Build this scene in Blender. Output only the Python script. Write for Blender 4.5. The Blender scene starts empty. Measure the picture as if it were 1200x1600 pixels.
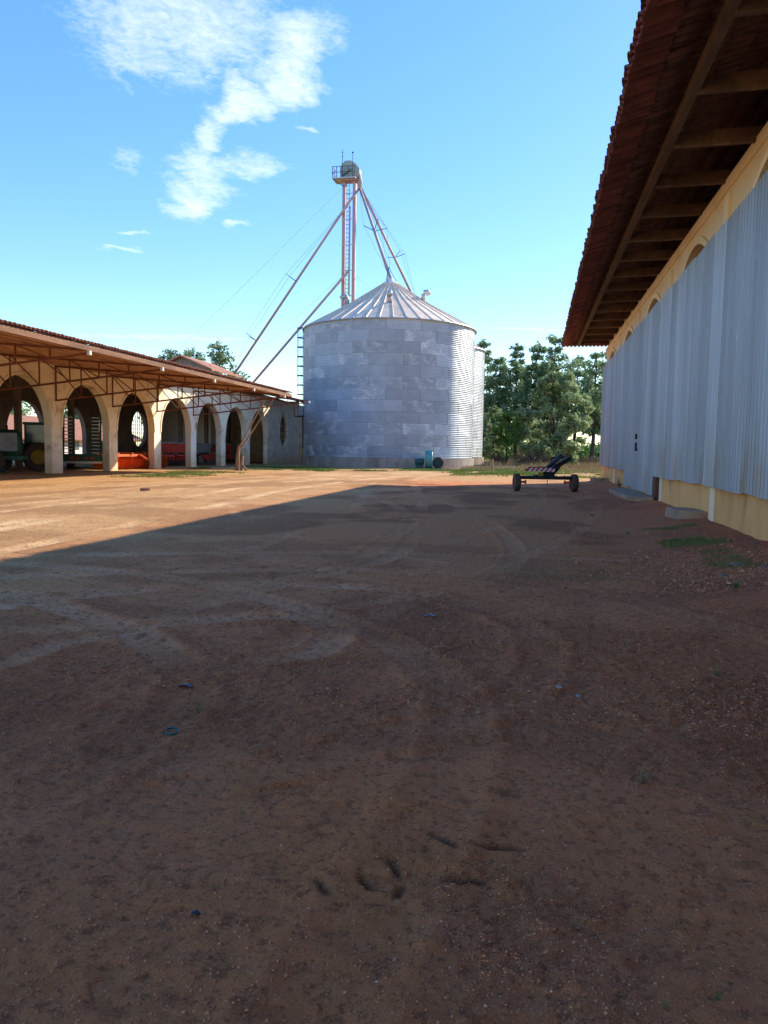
import bpy, math, random
import numpy as np
from mathutils import Vector, Matrix

random.seed(7)
rng = np.random.default_rng(11)
R = math.radians
scene = bpy.context.scene
col = scene.collection

# ------------------------------------------------------------------ camera
CAM_F, CAM_YAW, CAM_PITCH, CAM_ROLL = 1200.0, R(10.85), R(4.63), R(0.9)
fw = Vector((-math.sin(CAM_YAW) * math.cos(CAM_PITCH), math.cos(CAM_YAW) * math.cos(CAM_PITCH), -math.sin(CAM_PITCH)))
r0 = Vector((math.cos(CAM_YAW), math.sin(CAM_YAW), 0))
u0 = r0.cross(fw)
rt = r0 * math.cos(CAM_ROLL) + u0 * math.sin(CAM_ROLL)
up = -r0 * math.sin(CAM_ROLL) + u0 * math.cos(CAM_ROLL)
cd = bpy.data.cameras.new('camera')
cam = bpy.data.objects.new('camera', cd)
col.objects.link(cam)
M4 = Matrix((rt, up, -fw)).transposed().to_4x4()
M4.translation = (0, 0, 1.6)
cam.matrix_world = M4
cd.sensor_fit = 'VERTICAL'
cd.sensor_height = 36.0
cd.lens = 36.0 * CAM_F / 1600.0
cd.clip_start, cd.clip_end = 0.05, 6000
scene.camera = cam
scene.render.resolution_x, scene.render.resolution_y = 768, 1024

# ------------------------------------------------------------------ light
SUN = Vector((1.12, 1.36, 1.0)).normalized()          # towards the sun
sun_el = math.asin(SUN.z)
sun_az = math.atan2(SUN.x, SUN.y)                    # clockwise from +Y
sl = bpy.data.lights.new('sun', 'SUN')
sl.energy, sl.angle, sl.color = 2.9, R(0.53), (1.0, 0.88, 0.70)
so = bpy.data.objects.new('sun', sl)
so.rotation_euler = (-SUN).to_track_quat('-Z', 'Y').to_euler()
so.location = (60, 80, 60)
col.objects.link(so)

world = bpy.data.worlds.new('World')
scene.world = world
world.use_nodes = True
wn, wl = world.node_tree.nodes, world.node_tree.links
wn.clear()


def wnode(t, **k):
    n = wn.new(t)
    for a, b in k.items():
        setattr(n, a, b)
    return n


sky = wnode('ShaderNodeTexSky', sky_type='NISHITA')
sky.sun_disc = False
sky.sun_elevation, sky.sun_rotation = sun_el, sun_az
sky.altitude, sky.air_density, sky.dust_density, sky.ozone_density = 600, 1.0, 0.25, 1.6
tc = wnode('ShaderNodeTexCoord')
sep = wnode('ShaderNodeSeparateXYZ')
wl.new(tc.outputs['Generated'], sep.inputs[0])


def wmath(op, a, b=None, c=None, clamp=False):
    n = wnode('ShaderNodeMath', operation=op, use_clamp=clamp)
    for i, v in enumerate((a, b, c)):
        if v is None:
            continue
        if isinstance(v, (int, float)):
            n.inputs[i].default_value = v
        else:
            wl.new(v, n.inputs[i])
    return n.outputs[0]


zz = wmath('MAXIMUM', sep.outputs[2], 0.03)
cx, cy = wmath('DIVIDE', sep.outputs[0], zz), wmath('DIVIDE', sep.outputs[1], zz)
comb = wnode('ShaderNodeCombineXYZ')
wl.new(cx, comb.inputs[0]); wl.new(wmath('MULTIPLY', cy, 0.45), comb.inputs[1])   # streets of cloud drawn out northwards
plane = comb.outputs[0]                               # position on a flat cloud layer


def wnoise(scale, detail, rough, stretch=(1, 1, 1), rot=0.0, dist=0.0, off=(0, 0, 0)):
    m = wnode('ShaderNodeMapping')
    m.inputs['Rotation'].default_value = (0, 0, rot)
    m.inputs['Scale'].default_value = stretch
    m.inputs['Location'].default_value = off
    wl.new(plane, m.inputs[0])
    n = wnode('ShaderNodeTexNoise')
    n.inputs['Scale'].default_value, n.inputs['Detail'].default_value = scale, detail
    n.inputs['Roughness'].default_value, n.inputs['Distortion'].default_value = rough, dist
    wl.new(m.outputs[0], n.inputs['Vector'])
    return n.outputs['Fac']


warp = wnode('ShaderNodeTexNoise')
warp.inputs['Scale'].default_value, warp.inputs['Detail'].default_value = 5.0, 6
wl.new(plane, warp.inputs['Vector'])
wsub = wnode('ShaderNodeVectorMath', operation='SUBTRACT')
wl.new(warp.outputs['Color'], wsub.inputs[0]); wsub.inputs[1].default_value = (0.5, 0.5, 0.5)
wsc = wnode('ShaderNodeVectorMath', operation='SCALE')
wl.new(wsub.outputs[0], wsc.inputs[0]); wsc.inputs['Scale'].default_value = 0.26
wadd = wnode('ShaderNodeVectorMath', operation='ADD')
wl.new(plane, wadd.inputs[0]); wl.new(wsc.outputs[0], wadd.inputs[1])
# cloud banks on the layer: centre x, y, half length, half width, heading, weight
BANKS = [(-0.86, .82, .32, .13, -8, .80), (-0.66, .90, .22, .07, -25, 1.0), (-0.86, .99, .20, .055, -25, 1.0), (-1.08, 1.10, .14, .06, -30, .9),
         (-1.22, 1.22, .24, .12, -40, .85), (-1.04, 1.20, .2, .06, 10, .7), (-1.40, 1.36, .24, .085, -20, 1.0), (-0.75, 1.09, .05, .02, 5, .8),
         (-1.32, 1.51, .09, .03, -5, .8), (-1.87, 1.52, .10, .03, 5, .7), (-2.1, 1.65, .14, .03, 0, .65), (-1.08, .87, .09, .05, -30, .6),
         (-1.45, 1.15, .10, .05, -40, .5), (-0.1, 2.9, .5, .05, 5, .6), (-3.4, 3.0, 1.3, .12, 5, .5), (2.3, -.5, .7, .22, 30, .8), (-2.6, -.4, .6, .2, 70, .8), (.9, -1.1, .5, .22, 10, .8)]
mask = None
for (bx_, by_, ha, hb, hd, wt) in BANKS:
    m = wnode('ShaderNodeMapping', vector_type='TEXTURE')
    m.inputs['Location'].default_value = (bx_, by_, 0)
    m.inputs['Rotation'].default_value = (0, 0, R(hd))
    m.inputs['Scale'].default_value = (ha, hb, 1)
    wl.new(wadd.outputs[0], m.inputs[0])
    ln = wnode('ShaderNodeVectorMath', operation='LENGTH')
    wl.new(m.outputs[0], ln.inputs[0])
    mr = wnode('ShaderNodeMapRange', interpolation_type='SMOOTHSTEP')
    wl.new(ln.outputs['Value'], mr.inputs[0])
    mr.inputs[1].default_value, mr.inputs[2].default_value = 1.35, 0.15
    mr.inputs[3].default_value, mr.inputs[4].default_value = 0, wt
    mask = mr.outputs[0] if mask is None else wmath('MAXIMUM', mask, mr.outputs[0])
n1 = wnoise(9, 9, 0.66, (1.0, 1.5, 1), R(25), 0.6)
n2 = wnoise(34, 6, 0.62, (1.0, 2.2, 1), R(10), 0.8, (3, 1, 0))
nn = wmath('ADD', wmath('MULTIPLY', n1, 0.53), wmath('MULTIPLY', n2, 0.47))
dens = wmath('ADD', wmath('MULTIPLY', mask, 0.80), wmath('MULTIPLY', wmath('SUBTRACT', nn, 0.5), 1.7))
dens = wmath('MULTIPLY', wmath('SUBTRACT', dens, 0.15), 0.95, clamp=True)
dens = wmath('MULTIPLY', dens, wmath('MULTIPLY', mask, 2.2, clamp=True))
dens = wmath('MULTIPLY', dens, 0.88)
hsv = wnode('ShaderNodeHueSaturation')
hsv.inputs['Hue'].default_value, hsv.inputs['Saturation'].default_value, hsv.inputs['Value'].default_value = 0.510, 1.30, 1.0
sv = wnode('ShaderNodeSeparateColor', mode='HSV')          # even out the sky's range as a phone camera does
wl.new(sky.outputs[0], sv.inputs[0])
gain = wmath('POWER', wmath('DIVIDE', 2.75, wmath('MAXIMUM', sv.outputs[2], 0.05)), 0.42)
gcol = wnode('ShaderNodeVectorMath', operation='SCALE')
wl.new(sky.outputs[0], gcol.inputs[0]); wl.new(gain, gcol.inputs['Scale'])
wl.new(gcol.outputs[0], hsv.inputs['Color'])
mixc = wnode('ShaderNodeMix', data_type='RGBA')
wl.new(dens, mixc.inputs[0]); wl.new(hsv.outputs[0], mixc.inputs[6])
mixc.inputs[7].default_value = (3.3, 3.5, 3.6, 1)
bg = wnode('ShaderNodeBackground')
wl.new(mixc.outputs[2], bg.inputs[0])
bg.inputs[1].default_value = 0.15
wo = wnode('ShaderNodeOutputWorld')
wl.new(bg.outputs[0], wo.inputs[0])

vs = scene.view_settings
vs.view_transform, vs.look, vs.gamma, vs.exposure = 'Standard', 'None', 1.0, 1.42
vs.use_curve_mapping = False
scene.cycles.max_bounces, scene.cycles.diffuse_bounces = 7, 6
scene.cycles.caustics_reflective = scene.cycles.caustics_refractive = False


# ------------------------------------------------------------------ materials
class NT:
    def __init__(self, name):
        self.m = bpy.data.materials.new(name)
        self.m.use_nodes = True
        self.n, self.l = self.m.node_tree.nodes, self.m.node_tree.links
        self.bsdf = self.n['Principled BSDF']
        self.out = self.n['Material Output']
        self.tc = self.n.new('ShaderNodeTexCoord')
        self.oi = None

    def set(self, sock, v):
        if hasattr(v, 'links') or hasattr(v, 'is_linked'):
            self.l.new(v, sock)
        elif isinstance(v, (tuple, list)) and len(v) == 3 and sock.type == 'RGBA':
            sock.default_value = (*v, 1)
        else:
            sock.default_value = v

    def math(self, op, a, b=0.0, clamp=False):
        n = self.n.new('ShaderNodeMath'); n.operation = op; n.use_clamp = clamp
        self.set(n.inputs[0], a); self.set(n.inputs[1], b)
        return n.outputs[0]

    def coord(self, scale=(1, 1, 1), rot=(0, 0, 0), rand=0.0, src='Object'):
        m = self.n.new('ShaderNodeMapping')
        m.inputs['Scale'].default_value, m.inputs['Rotation'].default_value = scale, rot
        self.l.new(self.tc.outputs[src], m.inputs[0])
        if rand:
            v = self.n.new('ShaderNodeVectorMath'); v.operation = 'SCALE'
            c = self.n.new('ShaderNodeCombineXYZ')
            for i in range(3):
                self.l.new(self.random(), c.inputs[i])
            self.l.new(c.outputs[0], v.inputs[0]); v.inputs['Scale'].default_value = rand
            self.l.new(v.outputs[0], m.inputs['Location'])
        return m.outputs[0]

    def random(self):
        if self.oi is None:
            self.oi = self.n.new('ShaderNodeObjectInfo')
        return self.oi.outputs['Random']

    def noise(self, scale, detail=4, rough=0.55, co=None, dist=0.0):
        n = self.n.new('ShaderNodeTexNoise')
        n.inputs['Scale'].default_value, n.inputs['Detail'].default_value = scale, detail
        n.inputs['Roughness'].default_value, n.inputs['Distortion'].default_value = rough, dist
        self.l.new(co if co is not None else self.coord(), n.inputs['Vector'])
        return n.outputs['Fac']

    def voronoi(self, scale, co=None, feature='F1'):
        n = self.n.new('ShaderNodeTexVoronoi'); n.feature = feature
        n.inputs['Scale'].default_value = scale
        self.l.new(co if co is not None else self.coord(), n.inputs['Vector'])
        return n

    def ramp(self, v, lo, hi, a=0.0, b=1.0, smooth=True):
        n = self.n.new('ShaderNodeMapRange')
        n.interpolation_type = 'SMOOTHSTEP' if smooth else 'LINEAR'
        self.set(n.inputs[0], v)
        for i, q in enumerate((lo, hi, a, b)):
            n.inputs[i + 1].default_value = q
        return n.outputs[0]

    def mix(self, f, a, b, mode='MIX'):
        n = self.n.new('ShaderNodeMix'); n.data_type = 'RGBA'; n.blend_type = mode
        self.set(n.inputs[0], f); self.set(n.inputs[6], a); self.set(n.inputs[7], b)
        return n.outputs[2]

    def attr(self, name):
        n = self.n.new('ShaderNodeAttribute'); n.attribute_name = name
        return n.outputs['Fac']

    def bump(self, h, strength=0.3, dist=0.02):
        n = self.n.new('ShaderNodeBump')
        n.inputs['Strength'].default_value, n.inputs['Distance'].default_value = strength, dist
        self.l.new(h, n.inputs['Height'])
        self.l.new(n.outputs[0], self.bsdf.inputs['Normal'])

    def done(self, color, rough=0.8, metal=0.0, spec=0.3):
        b = self.bsdf
        self.set(b.inputs['Base Color'], color)
        self.set(b.inputs['Roughness'], rough)
        self.set(b.inputs['Metallic'], metal)
        b.inputs['Specular IOR Level'].default_value = spec
        return self.m


def plain(name, c1, c2=None, scale=3.0, rough=0.75, metal=0.0, dirt=None, dirt_scale=1.2, dirt_thr=(0.52, 0.72), rand=5.0, bump=0.15, stretch=(1, 1, 1), spec=0.3, vary=0.12):
    t = NT(name)
    co = t.coord(stretch, rand=rand)
    c2 = c2 or tuple(v * 0.72 for v in c1)
    c = t.mix(t.ramp(t.noise(scale, 6, 0.62, co), 0.3, 0.72), c1, c2)
    if dirt:
        c = t.mix(t.ramp(t.noise(dirt_scale, 8, 0.68, co, 0.4), *dirt_thr), c, dirt)
    if vary:
        g = t.ramp(t.random(), 0, 1, 1 - vary, 1 + vary, False)
        cc = t.n.new('ShaderNodeCombineColor')
        for i in range(3):
            t.l.new(g, cc.inputs[i])
        c = t.mix(1.0, c, cc.outputs[0], 'MULTIPLY')
    t.bump(t.noise(scale * 9, 5, 0.6, co), bump, 0.02)
    return t.done(c, rough, metal, spec)


M = {}
M['plaster'] = plain('cream_plaster', (.94, .75, .48), (.88, .67, .40), 1.2, .9, dirt=(.50, .30, .15), dirt_scale=.8, dirt_thr=(.58, .84), rand=0)
M['plaster_shed'] = plain('shed_plaster', (.94, .84, .66), (.88, .76, .56), 0.9, .9, dirt=(.46, .32, .20), dirt_scale=.9, dirt_thr=(.50, .74), rand=0)
def splash(m, h, colr):
    t = m.node_tree; n, l = t.nodes, t.links
    b = n['Principled BSDF']
    src = b.inputs['Base Color'].links[0].from_socket
    tc_ = n.new('ShaderNodeTexCoord'); sp_ = n.new('ShaderNodeSeparateXYZ'); l.new(tc_.outputs['Object'], sp_.inputs[0])
    nz = n.new('ShaderNodeTexNoise'); nz.inputs['Scale'].default_value = 1.3; nz.inputs['Detail'].default_value = 6
    l.new(tc_.outputs['Object'], nz.inputs['Vector'])
    ad = n.new('ShaderNodeMath'); ad.operation = 'MULTIPLY_ADD'; l.new(nz.outputs['Fac'], ad.inputs[0]); ad.inputs[1].default_value = -1.6 * h; l.new(sp_.outputs[2], ad.inputs[2])
    mr_ = n.new('ShaderNodeMapRange'); l.new(ad.outputs[0], mr_.inputs[0])
    mr_.inputs[1].default_value, mr_.inputs[2].default_value, mr_.inputs[3].default_value, mr_.inputs[4].default_value = .5 * h, -h, 0, .85
    mx = n.new('ShaderNodeMix'); mx.data_type = 'RGBA'
    l.new(mr_.outputs[0], mx.inputs[0]); l.new(src, mx.inputs[6]); mx.inputs[7].default_value = (*colr, 1)
    l.new(mx.outputs[2], b.inputs['Base Color'])


splash(M['plaster_shed'], 1.1, (.70, .40, .18))
M['plinth'] = plain('stained_plinth', (.95, .48, .16), (.84, .40, .12), 1.6, .92, dirt=(.55, .25, .09), dirt_scale=1.1, dirt_thr=(.50, .72), stretch=(1, 1, .35), rand=0)
M['plaster_shade'] = plain('shaded_plaster', (.26, .19, .14), (.17, .125, .095), 1.0, .9, dirt=(.09, .065, .05), dirt_scale=.8)  # darker plaster indoors, the shed's inner shade painted in
M['infill'] = plain('brown_infill', (.33, .17, .09), None, 2, .9)
M['tile'] = plain('red_clay_tile', (.29, .085, .055), (.17, .055, .042), 4, .85, dirt=(.055, .035, .03), dirt_scale=3, dirt_thr=(.48, .74), vary=.3)
M['tile_shade'] = plain('shaded_clay_tile', (.22, .095, .062), (.12, .058, .042), 5, .9, dirt=(.25, .13, .07), dirt_scale=2.4, dirt_thr=(.60, .80), vary=.4)  # darker copy of the eave clay, shade under the roof painted in
M['tile_light'] = plain('sun_bleached_tile', (.42, .20, .12), (.28, .13, .085), 3, .85, dirt=(.12, .085, .07), dirt_scale=2, vary=.25)
M['wood'] = plain('old_timber', (.27, .145, .08), (.15, .08, .05), 3, .85, stretch=(1, .25, 1), dirt=(.32, .19, .10), dirt_scale=2.2, dirt_thr=(.56, .8), vary=.25)
M['eave_wood'] = plain('eave_timber', (.19, .115, .07), (.11, .065, .042), 3, .88, stretch=(1, .25, 1), dirt=(.27, .17, .10), dirt_scale=2.2, dirt_thr=(.56, .8), vary=.25)
M['batten'] = plain('pale_batten', (.52, .31, .17), (.36, .21, .12), 4, .85, stretch=(1, .2, 1))
M['post_wood'] = plain('grey_post_wood', (.36, .25, .16), (.22, .15, .10), 6, .9, stretch=(1, 1, .2))
M['rust'] = plain('rusty_steel', (.24, .085, .045), (.14, .06, .04), 8, .75, .2)
M['concrete'] = plain('weathered_concrete', (.36, .31, .25), (.25, .21, .17), 1.5, .92, dirt=(.13, .095, .07), dirt_scale=.8, stretch=(1, 1, .5), dirt_thr=(.5, .75))
M['galv_roof'] = plain('weathered_roof_zinc', (.86, .69, .50), (.70, .56, .41), 1.2, .6, .10, dirt=(.40, .27, .18), dirt_scale=.9, dirt_thr=(.54, .74), vary=.10, stretch=(1, .5, 1))
M['galv'] = plain('galvanised_steel', (.55, .57, .58), (.42, .44, .45), 4, .45, .7)
M['darksteel'] = plain('dark_steel', (.05, .052, .055), (.035, .033, .03), 5, .6, .3)
M['spout'] = plain('faded_red_spout', (.44, .34, .34), (.36, .31, .32), 3, .6, .25)
M['leg_red'] = plain('faded_red_casing', (.55, .33, .33), (.46, .33, .34), 2, .6, .25)
M['head'] = plain('grey_green_head', (.30, .37, .33), (.24, .31, .28), 2, .55, .2)
M['greenbar'] = plain('dark_green_bar', (.06, .16, .17), None, 3, .6, .2)
M['wire'] = plain('guy_wire', (.22, .25, .28), None, 3, .5, .5)
M['teal'] = plain('teal_paint', (.12, .38, .36), (.09, .29, .28), 3, .5, .1, dirt=(.12, .10, .08), dirt_scale=2)
M['tealdk'] = plain('dark_teal', (.035, .10, .10), None, 3, .5, .1)
M['rubber'] = plain('dusty_rubber', (.060, .046, .038), (.115, .078, .056), 5, .9, bump=.3)
M['black'] = plain('black_paint', (.018, .018, .019), (.035, .03, .027), 4, .55, .1)
M['orange'] = plain('orange_red_implement', (.72, .16, .045), (.55, .11, .035), 5, .6, .1, dirt=(.22, .11, .06), dirt_scale=3)
M['red'] = plain('red_implement', (.60, .06, .035), (.42, .045, .03), 4, .55, .1, dirt=(.17, .08, .05), dirt_scale=2.5)
M['green'] = plain('green_implement', (.025, .12, .06), (.018, .08, .045), 4, .55, .1, dirt=(.08, .07, .05), dirt_scale=2)
M['yellow'] = plain('yellow_rim', (.50, .33, .04), None, 4, .6, dirt=(.2, .13, .06), dirt_scale=3)
M['white'] = plain('off_white_paint', (.72, .71, .68), (.62, .60, .56), 3, .7)
M['grey'] = plain('grey_sheet', (.30, .31, .31), (.22, .22, .22), 2, .6, .3)
M['glass'] = plain('dusty_glass', (.10, .14, .16), None, 2, .15, 0, bump=0, spec=.6)
M['brickred'] = plain('brick_clay', (.36, .16, .09), None, 6, .9)
M['stone'] = plain('gravel_stone', (.22, .155, .12), (.15, .10, .08), 20, .92, dirt=(.30, .20, .15), dirt_scale=6, vary=.35)
M['slab'] = plain('worn_concrete_slab', (.46, .29, .18), (.36, .21, .125), 4, .93, dirt=(.16, .10, .07), dirt_scale=2)
M['bark'] = plain('tree_bark', (.085, .062, .048), (.05, .038, .03), 4, .95, stretch=(1, 1, .3))
M['boards'] = plain('grey_gable_board', (.30, .25, .21), (.22, .18, .15), 3, .9, stretch=(1, 1, .3))
M['bluegreen_litter'] = plain('green_plastic', (.02, .16, .12), None, 5, .4)
M['blue_litter'] = plain('dark_blue_plastic', (.03, .032, .04), None, 5, .4)


def stripes():
    t = NT('red_white_stripe')
    co = t.coord()
    s = t.n.new('ShaderNodeSeparateXYZ'); t.l.new(co, s.inputs[0])
    v = t.math('ADD', t.math('MULTIPLY', s.outputs[0], 5.2), t.math('MULTIPLY', s.outputs[2], -4.4))
    f = t.math('GREATER_THAN', t.math('FRACT', v), 0.5)
    c = t.mix(f, (.62, .05, .05), (.75, .70, .68))
    c = t.mix(t.ramp(t.noise(14, 6), .5, .75), c, (.28, .16, .12))
    return t.done(c, .55)


M['stripe'] = stripes()


def siding_mat():
    t = NT('galvanised_siding')
    co = t.coord((1, 1, .12), rand=9)
    c = t.mix(t.ramp(t.noise(1.7, 6, .6, co), .3, .7), (.41, .44, .45), (.32, .35, .36))
    c = t.mix(t.ramp(t.noise(5, 6, .7, t.coord((1, 1, .5), rand=4)), .58, .8), c, (.54, .55, .55))
    s = t.n.new('ShaderNodeSeparateXYZ'); t.l.new(t.tc.outputs['Object'], s.inputs[0])
    splash = t.math('MULTIPLY', t.ramp(s.outputs[2], 1.5, .2), t.ramp(t.noise(1.1, 5, .6, t.coord((1, 1, .5), rand=6)), .42, .72))
    c = t.mix(t.math('MULTIPLY', splash, .75), c, (.36, .25, .15))
    g = t.ramp(t.random(), 0, 1, .80, 1.13, False)
    cc = t.n.new('ShaderNodeCombineColor')
    for i in range(3):
        t.l.new(g, cc.inputs[i])
    c = t.mix(1, c, cc.outputs[0], 'MULTIPLY')
    t.bump(t.noise(3, 4, .5, co), .10, .02)
    return t.done(c, .48, .45, .4)


M['siding'] = siding_mat()


def silo_mat():
    t = NT('silo_galvanised_sheet')
    co = t.coord((1, 1, 1), rand=13)
    c = t.mix(t.ramp(t.noise(.9, 5, .6, co), .3, .7), (.40, .44, .47), (.33, .37, .40))
    # white oxidation blooming on some sheets
    ox = t.math('MULTIPLY', t.ramp(t.noise(1.15, 7, .68, t.coord((1, 1, 1.5), rand=21), .5), .48, .62), t.ramp(t.math('FRACT', t.math('MULTIPLY', t.random(), 7.31)), .40, .80))
    c = t.mix(t.math('MULTIPLY', ox, .6), c, (.66, .66, .64))
    st = t.ramp(t.noise(2.5, 6, .7, t.coord((3, 3, .25), rand=5)), .62, .82)
    c = t.mix(t.math('MULTIPLY', st, .5), c, (.34, .27, .20))
    g = t.ramp(t.random(), 0, 1, .80, 1.13, False)
    cc = t.n.new('ShaderNodeCombineColor')
    for i in range(3):
        t.l.new(g, cc.inputs[i])
    c = t.mix(1, c, cc.outputs[0], 'MULTIPLY')
    rough = t.math('ADD', t.math('MULTIPLY', ox, .2), .46)
    return t.done(c, rough, t.math('SUBTRACT', .45, t.math('MULTIPLY', ox, .5)), .4)


M['silo'] = silo_mat()


def leaf_mat(name, c1, c2, trans=0.3):
    t = NT(name)
    g = t.n.new('ShaderNodeNewGeometry')
    co = t.coord()
    c = t.mix(t.ramp(g.outputs['Random Per Island'], 0, 1, smooth=False), c1, c2)
    c = t.mix(t.ramp(t.noise(.5, 4, .6, co), .35, .7), c, tuple(v * .62 for v in c1))
    t.done(c, .6, 0, .25)
    tr = t.n.new('ShaderNodeBsdfTranslucent')
    t.l.new(c, tr.inputs['Color'])
    mx = t.n.new('ShaderNodeMixShader')
    mx.inputs[0].default_value = trans
    t.l.new(t.bsdf.outputs[0], mx.inputs[1]); t.l.new(tr.outputs[0], mx.inputs[2])
    t.l.new(mx.outputs[0], t.out.inputs['Surface'])
    return t.m


M['needle'] = leaf_mat('dark_needles', (.20, .31, .14), (.32, .43, .20), .48)
M['leaf'] = leaf_mat('grey_green_leaf', (.25, .36, .15), (.46, .54, .28), .45)
M['leaf_bright'] = leaf_mat('fresh_leaf', (.12, .24, .045), (.18, .31, .07), .4)
M['wood_far'] = leaf_mat('distant_foliage', (.07, .12, .06), (.11, .17, .08), .15)
M['grass'] = leaf_mat('short_grass', (.12, .20, .035), (.20, .25, .06), .3)
M['grass_dry'] = leaf_mat('dry_grass', (.36, .26, .13), (.26, .20, .10), .25)
M['twig'] = leaf_mat('dead_brush', (.22, .13, .085), (.15, .09, .06), .1)
M['crop'] = leaf_mat('green_crop', (.10, .21, .035), (.14, .25, .05), .3)


# ------------------------------------------------------------------ mesh helpers
class MB:
    def __init__(self):
        self.v, self.f = [], []

    def add(self, vs, fs):
        o = len(self.v)
        self.v += [tuple(p) for p in vs]
        self.f += [tuple(i + o for i in q) for q in fs]
        return self

    def box(self, a, b):
        (x0, y0, z0), (x1, y1, z1) = a, b
        return self.add([(x0, y0, z0), (x1, y0, z0), (x1, y1, z0), (x0, y1, z0), (x0, y0, z1), (x1, y0, z1), (x1, y1, z1), (x0, y1, z1)],
                        [(0, 3, 2, 1), (4, 5, 6, 7), (0, 1, 5, 4), (1, 2, 6, 5), (2, 3, 7, 6), (3, 0, 4, 7)])

    def beam(self, p0, p1, w, h, upv=(0, 0, 1)):
        p0, p1 = Vector(p0), Vector(p1)
        d = (p1 - p0).normalized()
        u = Vector(upv)
        if abs(d.dot(u)) > .98:
            u = Vector((1, 0, 0))
        s = d.cross(u).normalized(); u = s.cross(d)
        vs = []
        for p in (p0, p1):
            for a, b in ((-1, -1), (1, -1), (1, 1), (-1, 1)):
                vs.append(p + s * (a * w / 2) + u * (b * h / 2))
        return self.add(vs, [(0, 1, 2, 3), (7, 6, 5, 4), (0, 4, 5, 1), (1, 5, 6, 2), (2, 6, 7, 3), (3, 7, 4, 0)])

    def tube(self, pts, r, n=8, cap=True):
        pts = [Vector(p) for p in pts]
        rs = r if isinstance(r, (list, tuple)) else [r] * len(pts)
        vs, fs = [], []
        for i, p in enumerate(pts):
            d = (pts[min(i + 1, len(pts) - 1)] - pts[max(i - 1, 0)]).normalized()
            u = Vector((0, 0, 1)) if abs(d.z) < .9 else Vector((1, 0, 0))
            s = d.cross(u).normalized(); u = s.cross(d)
            for k in range(n):
                a = 2 * math.pi * k / n
                vs.append(p + (s * math.cos(a) + u * math.sin(a)) * rs[i])
        for i in range(len(pts) - 1):
            for k in range(n):
                k2 = (k + 1) % n
                fs.append((i * n + k, i * n + k2, (i + 1) * n + k2, (i + 1) * n + k))
        if cap:
            fs.append(tuple(range(n - 1, -1, -1)))
            fs.append(tuple((len(pts) - 1) * n + k for k in range(n)))
        return self.add(vs, fs)

    def lathe(self, prof, n=24, axis='z', c=(0, 0, 0), closed=False):
        vs, fs = [], []
        for (r, h) in prof:
            for k in range(n):
                a = 2 * math.pi * k / n
                q = (r * math.cos(a), r * math.sin(a), h)
                if axis == 'x':
                    q = (h, q[0], q[1])
                elif axis == 'y':
                    q = (q[1], h, q[0])
                vs.append((q[0] + c[0], q[1] + c[1], q[2] + c[2]))
        m = len(prof)
        for i in range(m if closed else m - 1):
            j = (i + 1) % m
            for k in range(n):
                k2 = (k + 1) % n
                fs.append((i * n + k, i * n + k2, j * n + k2, j * n + k))
        if not closed:
            fs.append(tuple(range(n - 1, -1, -1)))
            fs.append(tuple((m - 1) * n + k for k in range(n)))
        return self.add(vs, fs)

    def mesh(self, name, mat, smooth=False):
        me = bpy.data.meshes.new(name)
        me.from_pydata(self.v, [], self.f)
        if mat:
            me.materials.append(M[mat] if isinstance(mat, str) else mat)
        if smooth:
            me.shade_smooth()
        me.update()
        return me

    def build(self, name, mat, parent=None, smooth=False, world=True, bevel=0):
        if parent is not None and world:
            w = wloc(parent)
            self.v = [(a - w.x, b - w.y, c - w.z) for a, b, c in self.v]
        return link(name, self.mesh(name, mat, smooth), parent, bevel=bevel)


def wloc(o):
    p = Vector((0, 0, 0))
    while o is not None:
        p = p + o.location
        o = o.parent
    return p


def link(name, me, parent=None, loc=(0, 0, 0), rot=(0, 0, 0), bevel=0):
    o = bpy.data.objects.new(name, me)
    col.objects.link(o)
    o.parent = parent
    o.location, o.rotation_euler = loc, rot
    if bevel:
        b = o.modifiers.new('bevel', 'BEVEL')
        b.width, b.segments, b.limit_method = bevel, 2, 'ANGLE'
    return o


def tag(o, label, cat, group=None):
    o['label'], o['category'] = label, cat
    if group:
        o['group'] = group
    return o


def thing(name, label, cat, loc=(0, 0, 0), rz=0.0, group=None):
    o = bpy.data.objects.new(name, None)
    o.empty_display_size = .2
    col.objects.link(o)
    o.location, o.rotation_euler = loc, (0, 0, rz)
    return tag(o, label, cat, group)


def np_mesh(name, verts, faces, mat, smooth=False):
    """verts (n,3) array, faces (m,k) array"""
    me = bpy.data.meshes.new(name)
    nv, (nf, k) = len(verts), faces.shape
    me.vertices.add(nv)
    me.vertices.foreach_set('co', np.ascontiguousarray(verts, dtype=np.float32).ravel())
    me.loops.add(nf * k)
    me.loops.foreach_set('vertex_index', np.ascontiguousarray(faces, dtype=np.int32).ravel())
    me.polygons.add(nf)
    me.polygons.foreach_set('loop_start', np.arange(nf, dtype=np.int32) * k)
    me.materials.append(M[mat] if isinstance(mat, str) else mat)
    me.update(calc_edges=True)
    if smooth:
        me.shade_smooth()
    return me


# ------------------------------------------------------------------ ground height
def hash2(ix, iy, seed):
    h = (ix.astype(np.int64) * 374761393 + iy.astype(np.int64) * 668265263 + seed * 1442695041) & 0xffffffff
    h = ((h ^ (h >> 13)) * 1274126177) & 0xffffffff
    h = h ^ (h >> 16)
    return (h & 0xffffff) / float(0xffffff)


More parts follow.
